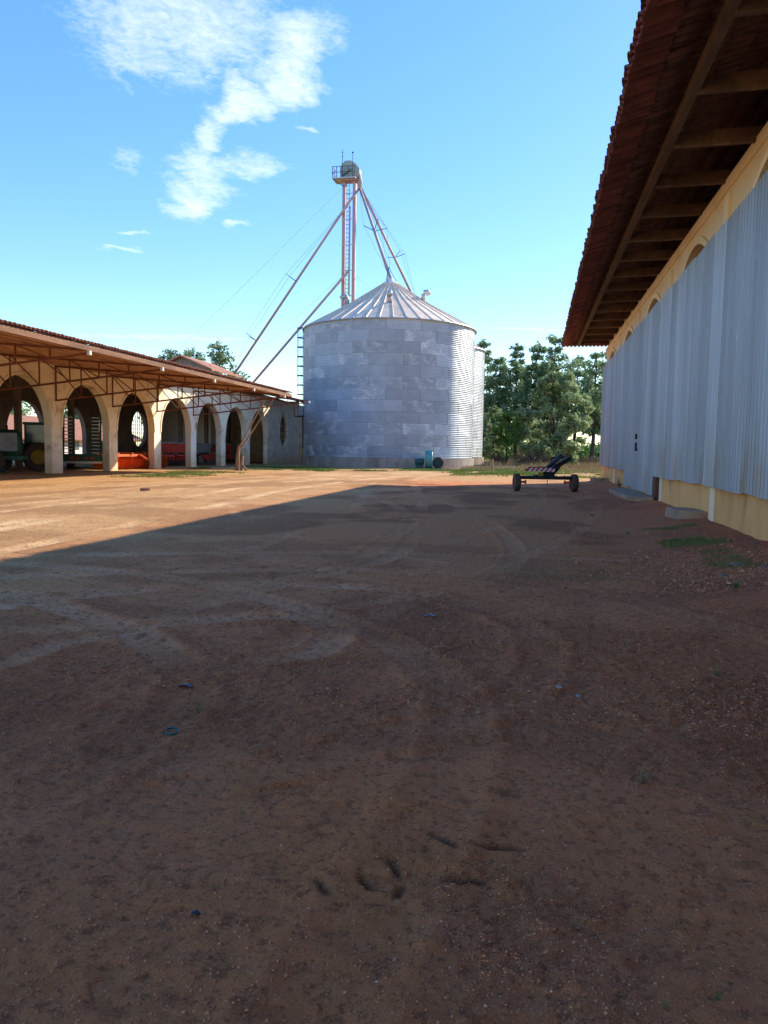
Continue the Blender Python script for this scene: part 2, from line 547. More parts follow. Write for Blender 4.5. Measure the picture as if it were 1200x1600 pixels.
def vnoise(x, y, seed=0):
    ix, iy = np.floor(x), np.floor(y)
    fx, fy = x - ix, y - iy
    fx, fy = fx * fx * (3 - 2 * fx), fy * fy * (3 - 2 * fy)
    a, b = hash2(ix, iy, seed), hash2(ix + 1, iy, seed)
    c, d = hash2(ix, iy + 1, seed), hash2(ix + 1, iy + 1, seed)
    return (a * (1 - fx) + b * fx) * (1 - fy) + (c * (1 - fx) + d * fx) * fy


def fbm(x, y, s, oct=4, seed=0, gain=.5):
    t, amp, tot = 0, 1, 0
    for i in range(oct):
        t = t + amp * vnoise(x * s, y * s, seed + i); tot += amp
        amp *= gain; s *= 2.03
    return t / tot


def sstep(a, b, v):
    t = np.clip((v - a) / (b - a), 0, 1)
    return t * t * (3 - 2 * t)


def spline(pts, n=14):
    P = [np.array(p, float) for p in pts]
    P = [2 * P[0] - P[1]] + P + [2 * P[-1] - P[-2]]
    out = []
    for i in range(1, len(P) - 2):
        for t in np.linspace(0, 1, n, endpoint=False):
            a, b, c, d = P[i - 1:i + 3]
            out.append(.5 * (2 * b + (c - a) * t + (2 * a - 5 * b + 4 * c - d) * t * t + (3 * b - a - 3 * c + d) * t ** 3))
    out.append(P[-2])
    return np.array(out)


# wheel paths across the yard (centre line, gauge, rut width, strength)
PATHS = [
    ([(-3.2, 3.4), (-2.9, 5.0), (-2.2, 7.5), (-1.2, 11), (0.2, 17), (1.2, 26), (1.0, 40)], 1.7, .30, .35),
    ([(-4.6, 4.2), (-4.4, 5.8), (-3.4, 7.2), (-2.0, 7.6), (-.9, 6.8), (-.8, 5.4), (-1.6, 4.4)], 1.7, .32, 1.0),
    ([(-9, 5.2), (-5.0, 6.4), (-2.6, 7.8), (-1.2, 10.5), (-1.4, 15), (-3.0, 22), (-6.5, 31)], 1.8, .30, .55),
    ([(-9, 8.2), (-5.6, 8.0), (-3.4, 7.0), (-1.8, 5.6), (-1.2, 4.2), (-1.4, 2.0)], 1.7, .34, .8),
    ([(-10, 7.0), (-6, 9.2), (-2.5, 10.6), (1.0, 11.0), (2.4, 11)], 1.8, .4, .6),
    ([(-9.0, 4), (-8.6, 10), (-9.2, 18), (-10.2, 30), (-9.0, 45), (-4.0, 60), (4, 75)], 1.9, .45, 1.0),
    ([(-11, 4), (-11.2, 12), (-11.6, 22), (-12.5, 34), (-11.5, 46), (-7.0, 57), (2, 64)], 1.9, .45, 1.0),
    ([(-15.5, 8), (-14.5, 18), (-14.0, 28), (-13.6, 40), (-10.5, 50), (-3.0, 58), (6, 60)], 1.9, .45, .9),
    ([(-3.4, 12), (-3.8, 20), (-5.4, 30), (-7.2, 42), (-6.5, 54), (0, 63)], 1.9, .34, .5),
    ([(2.0, 3.0), (1.4, 6), (-.2, 8.6), (-3.0, 11), (-6.5, 14.5), (-9, 20)], 1.8, .30, .4),
    ([(-20, 24), (-16, 30), (-12, 36), (-8, 40), (-2, 43), (6, 47)], 1.8, .45, .6),
]
GOUGES = [(-0.31, 3.02, .16, -35), (-0.47, 2.78, .15, -60), (-0.56, 2.67, .11, -50), (-0.70, 2.58, .13, -55), (-0.43, 2.64, .09, 80), (-0.20, 2.73, .22, 12), (-0.08, 3.0, .2, 5)]


def clods(x, y, cell, seed, dens):
    """rounded lumps of soil, one at most in each cell"""
    X, Y = x / cell, y / cell
    ix, iy = np.floor(X), np.floor(Y)
    out = np.zeros_like(x)
    for dx in (-1, 0, 1):
        for dy in (-1, 0, 1):
            cx_, cy_ = ix + dx, iy + dy
            px, py = cx_ + .15 + .7 * hash2(cx_, cy_, seed), cy_ + .15 + .7 * hash2(cx_, cy_, seed + 1)
            rr = (.25 + .6 * hash2(cx_, cy_, seed + 2)) * (hash2(cx_, cy_, seed + 3) < dens)
            st = .6 + .8 * hash2(cx_, cy_, seed + 4)
            d2 = ((X - px) ** 2 * st + (Y - py) ** 2 / st) / np.maximum(rr, .05) ** 2
            out = np.maximum(out, rr * np.sqrt(np.clip(1 - d2, 0, 1)))
    return out * cell


def ground_fields(x, y):
    """height, track mask, loose gravel mask, damp mask"""
    h = .035 * (fbm(x, y, .12, 3, 3) - .5) * 2
    near = 1 - sstep(30, 60, np.hypot(x, y))
    gr = sstep(.46, .62, fbm(x * 1.0 + 7, y * .75, .55, 4, 21))
    tr = np.zeros_like(x); rut = np.zeros_like(x); lug = np.zeros_like(x)
    for pts, gauge, wd, st in PATHS:
        P = spline(pts)
        lo, hi = P.min(0) - 2, P.max(0) + 2
        sel = np.where((x > lo[0]) & (x < hi[0]) & (y > lo[1]) & (y < hi[1]))[0]
        if not len(sel):
            continue
        xs, ys = x[sel], y[sel]
        A, B = P[:-1], P[1:]
        L = np.concatenate([[0], np.cumsum(np.hypot(*(B - A).T))])
        best = np.full(len(xs), 1e9); side = np.zeros(len(xs)); along = np.zeros(len(xs))
        for i in range(len(A)):
            d = B[i] - A[i]; q = d @ d
            t = np.clip(((xs - A[i][0]) * d[0] + (ys - A[i][1]) * d[1]) / q, 0, 1)
            dx, dy = xs - A[i][0] - t * d[0], ys - A[i][1] - t * d[1]
            r = np.hypot(dx, dy)
            s = (d[0] * dy - d[1] * dx) / math.sqrt(q)
            b = r < best
            best[b] = r[b]; side[b] = s[b]; along[b] = L[i] + t[b] * math.sqrt(q)
        off = np.abs(np.abs(side) - gauge / 2)
        inr = (best < gauge / 2 + wd) & (best > gauge / 2 - wd)
        wob = .08 * (fbm(xs, ys, .9, 3, 40) - .5)
        m = (1 - sstep(wd * .35, wd * .62, off + wob)) * inr * st
        m = m * sstep(.30, .62, fbm(xs, ys, .45, 4, 77)) * sstep(2.6, 5.0, ys) * (.55 + .45 * sstep(.35, .6, fbm(xs, ys, 3.0, 3, 78)))
        edge = np.exp(-((off - wd * .62) / .07) ** 2) * inr * st
        tr[sel] = np.maximum(tr[sel], m)
        rut[sel] += -.020 * m + .018 * edge
        lug[sel] += m * np.sin((along + np.sign(off - .001) * .0 + np.abs(np.abs(side) - gauge / 2) * .9) * 2 * math.pi / .15)
    gr = gr * (1 - .85 * np.clip(tr, 0, 1))
    h = h + rut * near + .009 * lug * near
    h = h + near * (.016 * (fbm(x, y, 2.2, 4, 5) - .5) + gr * .030 * (fbm(x, y, 14, 3, 9) - .4) + .012 * (fbm(x, y, 24, 2, 12) - .5))
    nr = np.where((y > .5) & (y < 13) & (x > -9) & (x < 4))[0]
    if len(nr):
        xn, yn = x[nr], y[nr]
        rough = sstep(.42, .62, fbm(xn, yn * 1.3, .9, 4, 91)) * (1 - .8 * np.clip(tr[nr], 0, 1))
        fade = 1 - sstep(8, 13, yn)
        h[nr] += fade * (.34 * clods(xn, yn, .042, 300, .25 + .6 * rough) * (.30 + .70 * rough) + .22 * clods(xn, yn, .085, 320, .06 + .16 * rough) * rough
                         + .012 * (fbm(xn, yn * 1.4, 5.5, 4, 95) - .5) - .012 * sstep(.60, .72, fbm(xn * .8, yn * 1.9, 3.2, 4, 96)))
        gr[nr] = np.maximum(gr[nr], rough * .55)
    gouge = np.zeros_like(x)
    for (gx, gy, ln, an) in GOUGES:
        ca, sa = math.cos(R(an)), math.sin(R(an))
        u = ((x - gx) * ca + (y - gy) * sa) / (ln * .5)
        v = (-(x - gx) * sa + (y - gy) * ca) / (.015)
        wv = 1.3 * (fbm(x, y, 26, 3, 61) - .5)
        g = np.exp(-(np.abs(u) ** 3)) * np.exp(-((v + wv) ** 2))
        h = h - .022 * g + .003 * np.exp(-(np.abs(u) ** 3)) * np.exp(-((np.abs(v + wv) - 2.1) ** 2)); gouge = np.maximum(gouge, g)
    # soil banked up along the warehouse wall
    bank = sstep(1.6, 3.9, x + .5 * (fbm(x, y, .4, 3, 15) - .5)) * (1 - sstep(41, 47, y))
    h = h + .22 * bank + bank * .05 * (fbm(x, y, 1.6, 4, 31) - .5)
    return h, np.clip(tr, 0, 1), gr, gouge


def gz(x, y):
    return float(ground_fields(np.array([x], float), np.array([y], float))[0][0])


def axis_lines(segs):
    out = []
    for a, b, s0, s1 in segs:                    # from a to b with spacing s0 -> s1
        p = a
        L = b - a
        while p < b - 1e-6:
            out.append(p)
            t = (p - a) / L
            p += s0 * (s1 / s0) ** t
    out.append(segs[-1][1])
    return np.array(out)


gxl = axis_lines([(-1500, -60, 300, 12), (-60, -12, 3, .16), (-12, -5, .15, .045), (-5, -1.8, .045, .018), (-1.8, 1.6, .0145, .0145), (1.6, 5.2, .018, .07), (5.2, 60, .2, 8), (60, 1500, 20, 300)])
gyl = axis_lines([(-80, .8, 14, .06), (.8, 2.0, .03, .013), (2.0, 6, .013, .028), (6, 15, .028, .085), (15, 40, .09, .35), (40, 110, .4, 3), (110, 2600, 5, 400)])
GX, GY = np.meshgrid(gxl, gyl)
gx, gy = GX.ravel(), GY.ravel()
gh, gtr, ggr, gdp = ground_fields(gx, gy)
nx, ny = len(gxl), len(gyl)
ii, jj = np.meshgrid(np.arange(nx - 1), np.arange(ny - 1))
q0 = (jj * nx + ii).ravel()
gfaces = np.stack([q0, q0 + 1, q0 + nx + 1, q0 + nx], 1)


def ground_mat():
    t = NT('yard_soil')
    co = t.coord()
    s = t.n.new('ShaderNodeSeparateXYZ'); t.l.new(co, s.inputs[0])
    X, Y = s.outputs[0], s.outputs[1]
    big = t.noise(.35, 5, .6, co)
    mid = t.noise(1.7, 7, .66, co, .3)
    fine = t.noise(26, 8, .72, co)
    grit = t.noise(120, 4, .7, co)
    c = t.mix(t.ramp(big, .38, .62), (.82, .262, .086), (.76, .268, .106))
    c = t.mix(t.ramp(mid, .52, .74), c, (.68, .25, .085))
    c = t.mix(t.ramp(t.noise(.8, 6, .6, t.coord((1, 1, 1), (0, 0, .6)), .4), .60, .74), c, (.68, .225, .070))
    c = t.mix(t.math('MULTIPLY', t.attr('gravel'), .72), c, (.48, .155, .062))
    c = t.mix(t.math('MULTIPLY', t.attr('track'), .85), c, (.92, .405, .19))
    # sandier soil over the sunlit yard, paled to paint in sunlight, red soil by the warehouse
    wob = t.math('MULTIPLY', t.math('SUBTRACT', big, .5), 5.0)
    lit_sand = t.math('MAXIMUM', t.ramp(t.math('ADD', X, wob), -3.5, -9.0), t.ramp(Y, 34, 46))
    lit_sandc = t.mix(t.ramp(mid, .4, .7), (.66, .42, .18), (.53, .31, .12))
    lit_sandc = t.mix(t.math('MULTIPLY', t.attr('track'), .95), lit_sandc, (.88, .63, .33))
    lit_sandc = t.mix(t.math('MULTIPLY', t.attr('gravel'), .5), lit_sandc, (.50, .27, .11))
    c = t.mix(t.math('MULTIPLY', lit_sand, .88), c, lit_sandc)
    redz = t.math('MULTIPLY', t.ramp(t.math('ADD', X, t.math('MULTIPLY', t.math('SUBTRACT', mid, .5), 2.2)), .9, 2.6), t.ramp(Y, 46, 40))
    c = t.mix(t.math('MULTIPLY', redz, .55), c, (.60, .175, .085))
    # ochre clay showing through in one spot
    d = t.math('ADD', t.math('POWER', t.math('MULTIPLY', t.math('ADD', X, .42), 1.5), 2.0), t.math('POWER', t.math('MULTIPLY', t.math('SUBTRACT', Y, 2.74), 3.2), 2.0))
    d = t.math('ADD', d, t.math('MULTIPLY', t.math('SUBTRACT', t.noise(5, 5, .65, co), .5), 2.4))
    c = t.mix(t.math('MULTIPLY', t.ramp(d, 1.1, -.4), .6), c, (.80, .27, .075))
    c = t.mix(t.math('MULTIPLY', t.attr('gouge'), .95), c, (.085, .045, .03))  # darker soil along the gouges
    # green field and lawn beyond the yard
    far = t.ramp(t.math('ADD', Y, t.math('MULTIPLY', wob, 3.0)), 52, 62)
    lawn = t.math('MULTIPLY', far, t.ramp(t.noise(.22, 5, .65, co), .42, .58))
    c = t.mix(t.math('MULTIPLY', lawn, .7), c, t.mix(mid, (.20, .22, .06), (.30, .26, .11)))
    c = t.mix(t.ramp(Y, 118, 150), c, t.mix(mid, (.09, .17, .035), (.13, .20, .05)))
    clod = t.noise(9, 9, .74, co, .2)
    c = t.mix(t.ramp(clod, .53, .63, 0, .66), c, (.33, .11, .048))  # dark hollows: their shade is painted into the soil colour
    c = t.mix(t.ramp(fine, .52, .64, 0, .72), c, (.24, .082, .038))
    c = t.mix(t.ramp(grit, .56, .66, 0, .8), c, (.90, .44, .23))
    pit_shade = t.noise(60, 5, .75, co)
    c = t.mix(t.math('MULTIPLY', t.ramp(pit_shade, .56, .66, 0, .6), t.math('SUBTRACT', 1.0, t.math('MULTIPLY', t.attr('track'), .6))), c, (.20, .07, .035))  # shade of small pits painted as dark specks
    v = t.voronoi(70, t.coord())
    peb = t.ramp(v.outputs['Distance'], .55, .10)
    hgt = t.math('ADD', t.math('ADD', t.math('ADD', t.math('MULTIPLY', fine, -1.0), t.math('MULTIPLY', clod, -1.6)), t.math('MULTIPLY', grit, .35)), t.math('MULTIPLY', peb, t.math('ADD', t.math('MULTIPLY', t.attr('gravel'), .42), .10)))
    t.bump(hgt, 1.0, .030)
    return t.done(c, .96, 0, .12)


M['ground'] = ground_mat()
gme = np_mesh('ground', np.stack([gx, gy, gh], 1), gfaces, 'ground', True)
for nm, arr in (('track', gtr), ('gravel', ggr), ('gouge', gdp)):
    at = gme.attributes.new(nm, 'FLOAT', 'POINT')
    at.data.foreach_set('value', arr.astype(np.float32))
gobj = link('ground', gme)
gobj['kind'] = 'structure'

# ------------------------------------------------------------------ walls with openings
def wall_y(y0, y1, x0, x1, ztop, openings, zb=-.3, n=20):
    """wall in a plane of constant x between y0 and y1; openings (yc, half width, lower fn, upper fn)"""
    mb = MB()
    cur = y0

    def solid(a, b):
        if b - a > 1e-4:
            mb.box((x0, a, zb), (x1, b, ztop))
    for yc, w, lo, hi in sorted(openings, key=lambda q: q[0]):
        solid(cur, yc - w)
        ts = [yc - w * math.cos(math.pi * k / n) for k in range(n + 1)]
        for a, b in zip(ts[:-1], ts[1:]):
            for k, (fn, zz_) in enumerate(((hi, ztop), (lo, zb))):
                if fn is None:
                    continue
                za, zb_ = fn((a - yc) / w), fn((b - yc) / w)
                mb.add([(x, y, z) for x in (x0, x1) for y, z in ((a, za), (b, zb_), (b, zz_), (a, zz_))],
                       [(0, 1, 2, 3), (7, 6, 5, 4), (0, 4, 5, 1), (2, 6, 7, 3)])
        cur = yc + w
    solid(cur, y1)
    return mb


def ell(z0, dz):
    return lambda u: z0 + dz * math.sqrt(max(0, 1 - u * u))


def arch_ring(yc, w, zs, rise, x0, x1, t, n=28, full=False):
    """raised moulding band round an arch"""
    vs, fs = [], []
    A = [math.pi * k / n for k in range(n + 1)] if not full else [2 * math.pi * k / n for k in range(n + 1)]
    for a in A:
        for (ww, rr) in ((w, rise), (w + t, rise + t)):
            for x in (x0, x1):
                vs.append((x, yc - ww * math.cos(a), zs + rr * math.sin(a)))
    for k in range(len(A) - 1):
        b = k * 4
        fs += [(b, b + 4, b + 5, b + 1), (b + 1, b + 5, b + 7, b + 3), (b + 3, b + 7, b + 6, b + 2), (b + 2, b + 6, b + 4, b)]
    return MB().add(vs, fs)


# ------------------------------------------------------------------ warehouse on the right
WX, WY0, WY1 = 3.8, -8.0, 44.0
wh = thing('warehouse', 'long cream warehouse clad in blue-grey corrugated metal with red tiled eaves', 'warehouse', (WX, 18, 0))
ops = [(20.5 + 6.65 * k, 2.3, None, ell(4.75, 1.95)) for k in range(-3, 4)]
ops = [o for o in ops if o[0] > WY0 + 3 and o[0] < WY1 - 2.4]
wall_y(WY0, WY1, WX, WX + .35, 7.28, ops).build('wall', 'plaster', wh)
for yc, w, _, _ in ops:
    arch_ring(yc, w, 4.75, 1.95, WX - .045, WX + .06, .16).build('arch_moulding', 'plaster', wh)
    MB().box((WX + .22, yc - w - .1, .6), (WX + .30, yc + w + .1, 6.9)).build('arch_infill', 'infill', wh)
MB().box((WX - .06, WY0, 7.02), (WX + .002, WY1 + .05, 7.26)).build('wall_beam', 'plaster', wh, bevel=.01)
for k in range(-3, 4):
    y = 17.2 + 6.65 * k
    if y < WY0:
        continue
    MB().box((WX - .07, y - .17, -.2), (WX + .003, y + .17, 6.9)).build('pilaster', 'plaster', wh, bevel=.012)
    if k < 4 and y + 6.4 < WY1 + 1:
        MB().box((WX - .035, y + .175, -.2), (WX + .004, min(y + 6.65 - .175, WY1), 1.0)).build('plinth', 'plinth', wh)
# far, back and near walls
MB().box((WX + .35, WY1 - .35, -.3), (22, WY1 - .003, 7.25)).build('end_wall', 'plaster', wh)
MB().box((WX + .35, WY0 + .003, -.3), (22, WY0 + .35, 7.25)).build('end_wall', 'plaster', wh)
MB().box((22, WY0, -.3), (22.35, WY1, 7.25)).build('rear_wall', 'plaster', wh)

# corrugated sheets, one object each
def corrugated(width, height, pitch=.21, amp=.032):
    n = int(width / pitch) * 4
    prof = [0, 1, 1, 0]
    vs, fs = [], []
    rows = [0, .33, .66, 1.0]
    for r_ in rows:
        for i in range(n + 1):
            vs.append((-amp * 2 * prof[i % 4] - .012 * (1 - i / n), -width / 2 + width * i / n, r_ * height))
    for j in range(len(rows) - 1):
        for i in range(n):
            a = j * (n + 1) + i
            fs.append((a, a + n + 1, a + n + 2, a + 1))
    return MB().add(vs, fs)


SW = 1.02
sheet_tall = corrugated(SW + .03, 5.34).mesh('siding_sheet', 'siding')
sheet_door = corrugated(SW + .03, 5.92).mesh('door_sheet', 'siding')
y = 7.6
while y < WY1 + .1:
    yc = y + SW / 2
    door = 24.9 < yc < 31.8
    zb = (.34 if door else .93) + random.uniform(-.025, .025)
    o = link('siding_sheet' if not door else 'door_sheet', sheet_door if door else sheet_tall, wh,
             (-.085 - (.025 if door else 0) - random.uniform(0, .012), yc - 18, zb), (R(random.uniform(-.35, .35)), R(random.uniform(-.15, .25)), R(random.uniform(-.5, .5))))
    y += SW
MB().box((WX - .235, 28.6, 2.12), (WX - .13, 28.75, 2.30)).box((WX - .235, 28.6, 1.70), (WX - .13, 28.68, 2.0)).box((WX - .235, 28.45, 1.70), (WX - .13, 28.68, 1.78)).build('door_latch', 'black', wh)
MB().box((WX - .16, 24.15, .22), (WX - .04, 24.62, .92)).build('door_roller_bracket', 'rust', wh)
MB().box((WX - .05, 24.0, .22), (WX - .037, 24.85, .95)).build('gap_shade_sheet', 'black', wh)  # black sheet standing in for the shade inside the gap

# roof: outriggers, purlin, clay tiles
EX0, EZ0, EY0 = 1.20, 7.02, -8.6         # eave line, near end .. far end
EX1, EZ1, EY1 = 1.42, 7.36, 44.4
def eave(y):
    t = (y - 10) / (EY1 - 10)
    return EX0 + (EX1 - EX0) * t, EZ0 + (EZ1 - EZ0) * t


yb = -7.0
while yb < WY1:
    ex, ez = eave(yb)
    MB().beam((2.33, yb, ez + .22), (6.5, yb, ez + .28), .12, .26).build('outrigger_beam', 'eave_wood', wh, bevel=.008)
    MB().box((WX - .05, yb - .13, 7.262), (WX + .30, yb + .13, ez + .12)).build('beam_seat', 'plaster', wh)
    yb += 2.22
MB().beam((2.26, EY0 + .3, eave(EY0)[1] + .20), (2.30, EY1 - .3, eave(EY1)[1] + .20), .14, .18).build('purlin', 'eave_wood', wh, bevel=.01)
ex0, ez0 = eave(EY0); ex1, ez1 = eave(EY1)
SLOPE = .36
TP, TL = .205, .46                        # tile pitch and exposed length
def tile_mesh(name, mat, up_, length=.52, r0=.088, r1=.108, n=6):
    vs, fs = [], []
    for (x, r) in ((0, r1 if up_ else r0), (length, r0 if up_ else r1)):
        for rr in (r, r - .014):
            for k in range(n + 1):
                a = math.pi * k / n
                vs.append((x, -rr * math.cos(a), rr * .75 * math.sin(a) * (1 if up_ else -1)))
    m = n + 1
    for k in range(n):
        fs += [(k, k + 1, 2 * m + k + 1, 2 * m + k), (m + k, 3 * m + k, 3 * m + k + 1, m + k + 1), (k, m + k, m + k + 1, k + 1), (2 * m + k, 2 * m + k + 1, 3 * m + k + 1, 3 * m + k)]
    fs += [(0, 2 * m, 3 * m, m), (n, m + n, 3 * m + n, 2 * m + n)]
    return MB().add(vs, fs)


cover = tile_mesh('cover_tile', 'tile', True).mesh('cover_tile', 'tile', False)
chan = tile_mesh('channel_tile', 'tile', False).mesh('channel_tile', 'tile', False)
cv, cf = np.array([v.co[:] for v in chan.vertices]), np.array([tuple(p.vertices) for p in chan.polygons])
kv, kf = np.array([v.co[:] for v in cover.vertices]), np.array([tuple(p.vertices) for p in cover.polygons])
V_, F_, V0_, F0_, offs = [], [], [], [], {True: 0, False: 0}
ang = math.atan(SLOPE)
ny_t = int((EY1 - 6.5) / TP)
for i in range(ny_t):
    y = EY1 - .12 - i * TP
    ex, ez = eave(y)
    for row in range(0, 7):
        for kind in (0, 1):
            if kind == 1 and row > 0:
                continue
            jx = random.uniform(-.03, .03) if row == 0 else 0
            jx2 = random.choice((0, 0, 0, .05, -.06)) if row == 1 else 0
            x = ex + row * TL * math.cos(ang) + jx + jx2
            z = ez + .15 + (row * TL + jx) * math.sin(ang) + (.10 if kind else 0) - .012 * (row % 2) + random.uniform(-.006, .006)
            rot = (random.uniform(-.05, .05), -ang + .05 + random.uniform(-.02, .02), random.uniform(-.03, .03))
            yy = y + (TP / 2 if kind else 0)
            if row == 0 and 9.0 < y < 39.7:
                link('eave_tile', cover if kind else chan, wh, (x - WX, yy - 18, z), rot)
            else:
                Mx = np.array(Matrix.Rotation(rot[2], 3, 'Z') @ Matrix.Rotation(rot[1], 3, 'Y') @ Matrix.Rotation(rot[0], 3, 'X'))
                b, ff = (kv, kf) if kind else (cv, cf)
                VV, FF = (V0_, F0_) if row == 0 else (V_, F_)
                VV.append(b @ Mx.T + np.array([x - WX, yy - 18, z])); FF.append(ff + offs[row == 0]); offs[row == 0] += len(b)
o = link('roof_tiles', np_mesh('roof_tiles', np.concatenate(V_), np.concatenate(F_), 'tile_shade'), wh)
o['kind'] = 'stuff'
o = link('eave_tiles', np_mesh('eave_tiles', np.concatenate(V0_), np.concatenate(F0_), 'tile'), wh)
o['kind'] = 'stuff'
# roof deck above (hipped), so no light leaks through
rz_ = lambda x, e: e + .33 + (x - 1.3) * SLOPE
mb = MB()
rid = 13.0
for dz in (0,):
    mb.add([(ex0 + .35, EY0, rz_(ex0 + .35, ez0)), (ex1 + .35, EY1 - .3, rz_(ex1 + .35, ez1)), (24.4, EY1 - .3, rz_(ex1 + .35, ez1)), (24.4, EY0, rz_(ex0 + .35, ez0)),
            (rid, EY0 + 10, 11.2), (rid, EY1 - 11, 11.2)], [(0, 4, 5, 1), (1, 5, 2), (2, 5, 4, 3), (3, 4, 0)])
mb.build('roof_deck', 'tile_shade', wh)
# tiles of the far hip eave, seen end on under the overhang
for i in range(14):
    x = EX1 + .1 + i * TP
    link('eave_tile', chan, wh, (x - WX, EY1 + .05 - 18, EZ1 + .15), (0, -ang + .05, R(-90)))
MB().box((EX1 + .28, EY1 - .40, EZ1 + .262), (6, EY1 + .05, EZ1 + .30)).build('hip_board', 'tile_shade', wh)
MB().box((EX1 + .32, EY1 - .365, EZ1 + .17), (6, EY1 - .325, EZ1 + .54)).build('hip_fascia', 'eave_wood', wh)
MB().box((EX1 + .25, EY1 - .52, EZ1 + .10), (6, EY1 - .40, EZ1 + .26)).build('hip_purlin', 'wood', wh)

# ------------------------------------------------------------------ arcaded machine shed on the left
SX, SY0, SY1 = -26.2, 15.0, 86.0
sh = thing('machine_shed', 'cream arcaded machine shed with rusty truss canopy and tiled roof', 'shed', (SX, 50, 0))
cols_ = [39 + 5.9 * k for k in range(-4, 7)]
ops = [(c + 2.95, 2.45, None, ell(2.6, 2.6)) for c in cols_]
ops[-1] = (cols_[-1] + 4.55, 1.3, lambda u: 3.4 - 1.75 * math.sqrt(max(0, 1 - u * u)), ell(3.4, 1.75))
wall_y(SY0, SY1, SX - .45, SX, 6.5, ops).build('front_wall', 'plaster_shed', sh)
for yc, w, lo, _ in ops[:-1]:
    arch_ring(yc, w + .003, 2.6, 2.603, SX - .2, SX + .05, .14).build('arch_moulding', 'plaster_shed', sh)
arch_ring(ops[-1][0], 1.303, 3.4, 1.753, SX - .2, SX + .05, .12, 40, True).build('window_moulding', 'plaster_shed', sh)
for k in range(14):
    z = 1.85 + k * .24
    hw = 1.28 * math.sqrt(max(0, 1 - ((z - 3.4) / 1.75) ** 2))
    MB().box((SX - .30, ops[-1][0] - hw, z), (SX - .22, ops[-1][0] + hw, z + .16)).build('louvre', 'wood', sh)
# rear wall: arches, then ovals with grilles
BX = -39.0
bops = []
for k in range(9):
    yc = 30.5 + 5.9 * k
    if yc < 50:
        continue
    if 50 < yc < 63:
        bops.append((yc, 2.3, None, ell(2.5, 2.5)))
    else:
        bops.append((yc, 1.5, lambda u: 3.3 - 1.8 * math.sqrt(max(0, 1 - u * u)), ell(3.3, 1.8)))
wall_y(SY0, SY1, BX - .4, BX, 6.6, bops).build('back_wall', 'plaster_shade', sh)
for yc, w, lo, _ in bops:
    if lo is None:
        continue
    for k in range(-3, 4):
        hh = 1.78 * math.sqrt(max(0, 1 - (k * .42 / 1.5) ** 2))
        if hh > .2:
            MB().box((BX - .25, yc + k * .42 - .025, 3.3 - hh), (BX - .2, yc + k * .42 + .025, 3.3 + hh)).build('grille_bar', 'black', sh)
    for k in range(-4, 5):
        hw = 1.48 * math.sqrt(max(0, 1 - (k * .4 / 1.8) ** 2))
        MB().box((BX - .19, yc - hw, 3.28 + k * .4), (BX - .14, yc + hw, 3.32 + k * .4)).build('grille_bar', 'black', sh)
MB().box((BX, SY1 - .4, -.3), (SX - .45, SY1 - .003, 7.0)).build('end_wall', 'plaster_shed', sh)
MB().box((SX - .003, SY1 - .35, -.3), (SX + 1.2, SY1 - .05, 5.9)).build('buttress_wall', 'plinth', sh)
# inner posts
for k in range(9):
    MB().box((-33.2, 33.0 + 5.9 * k, -.2), (-32.85, 33.35 + 5.9 * k, 7)).build('inner_post', 'plaster_shade', sh)
# main roof
mb = MB()
mb.add([(-25.2, 14, 6.7), (-25.2, 86.6, 6.7), (-32.6, 86.6, 8.3), (-32.6, 14, 8.3), (-40.4, 86.6, 6.6), (-40.4, 14, 6.6),
        (-25.2, 14, 6.84), (-25.2, 86.6, 6.84), (-32.6, 86.6, 8.44), (-32.6, 14, 8.44), (-40.4, 86.6, 6.74), (-40.4, 14, 6.74)],
       [(0, 1, 2, 3), (3, 2, 4, 5), (9, 8, 7, 6), (11, 10, 8, 9), (0, 6, 7, 1), (1, 7, 8, 2), (2, 8, 10, 4), (4, 10, 11, 5), (5, 11, 9, 3), (3, 9, 6, 0)])
mb.build('main_roof', 'tile_light', sh)
MB().add([(-26.2, SY1 - .2, 6.5), (-39.3, SY1 - .2, 6.5), (-32.6, SY1 - .2, 8.28), (-26.2, SY1 - .35, 6.5), (-39.3, SY1 - .35, 6.5), (-32.6, SY1 - .35, 8.28)], [(0, 2, 1), (3, 4, 5), (0, 3, 5, 2), (2, 5, 4, 1)]).build('gable', 'plaster_shed', sh)
# canopy
CX, CY0, CY1 = -16.9, 14.5, 52.2
def cz(x):
    return 5.22 + (-(x - CX)) * .075
mb = MB()
mb.add([(CX + .1, CY0, cz(CX) + .17), (CX + .1, CY1, cz(CX) + .17), (SX - .3, CY1, cz(SX) + .19), (SX - .3, CY0, cz(SX) + .19),
        (CX + .1, CY0, cz(CX) + .21), (CX + .1, CY1, cz(CX) + .21), (SX - .3, CY1, cz(SX) + .24), (SX - .3, CY0, cz(SX) + .24)],
       [(0, 1, 2, 3), (7, 6, 5, 4), (0, 4, 5, 1), (1, 5, 6, 2), (2, 6, 7, 3), (3, 7, 4, 0)])
mb.build('canopy_deck', 'tile_light', sh)
for k in range(11):
    x = CX + .08 - k * .9
    MB().beam((x, CY0, cz(x) + .115), (x, CY1 - random.uniform(-.25, .2), cz(x) + .115), .09, .11).build('purlin', 'batten', sh)
MB().beam((CX + .16, CY0, cz(CX) + .05), (CX + .16, CY1, cz(CX) + .05), .05, .17).build('fascia_board', 'wood', sh)
ct = tile_mesh('canopy_tile', 'tile_light', True, .5, .10, .12, 5).mesh('canopy_tile', 'tile_light')
y = CY0 + .15
while y < CY1:
    # row along the canopy edge
    link('eave_tile', ct, sh, (CX + .25 - SX, y - 50, cz(CX) + .24 + random.uniform(-.012, .012)), (random.uniform(-.05, .05), -.07 + random.uniform(-.03, .03), R(180) + random.uniform(-.05, .05)))
    y += .235
mb = MB()
y = 52.5
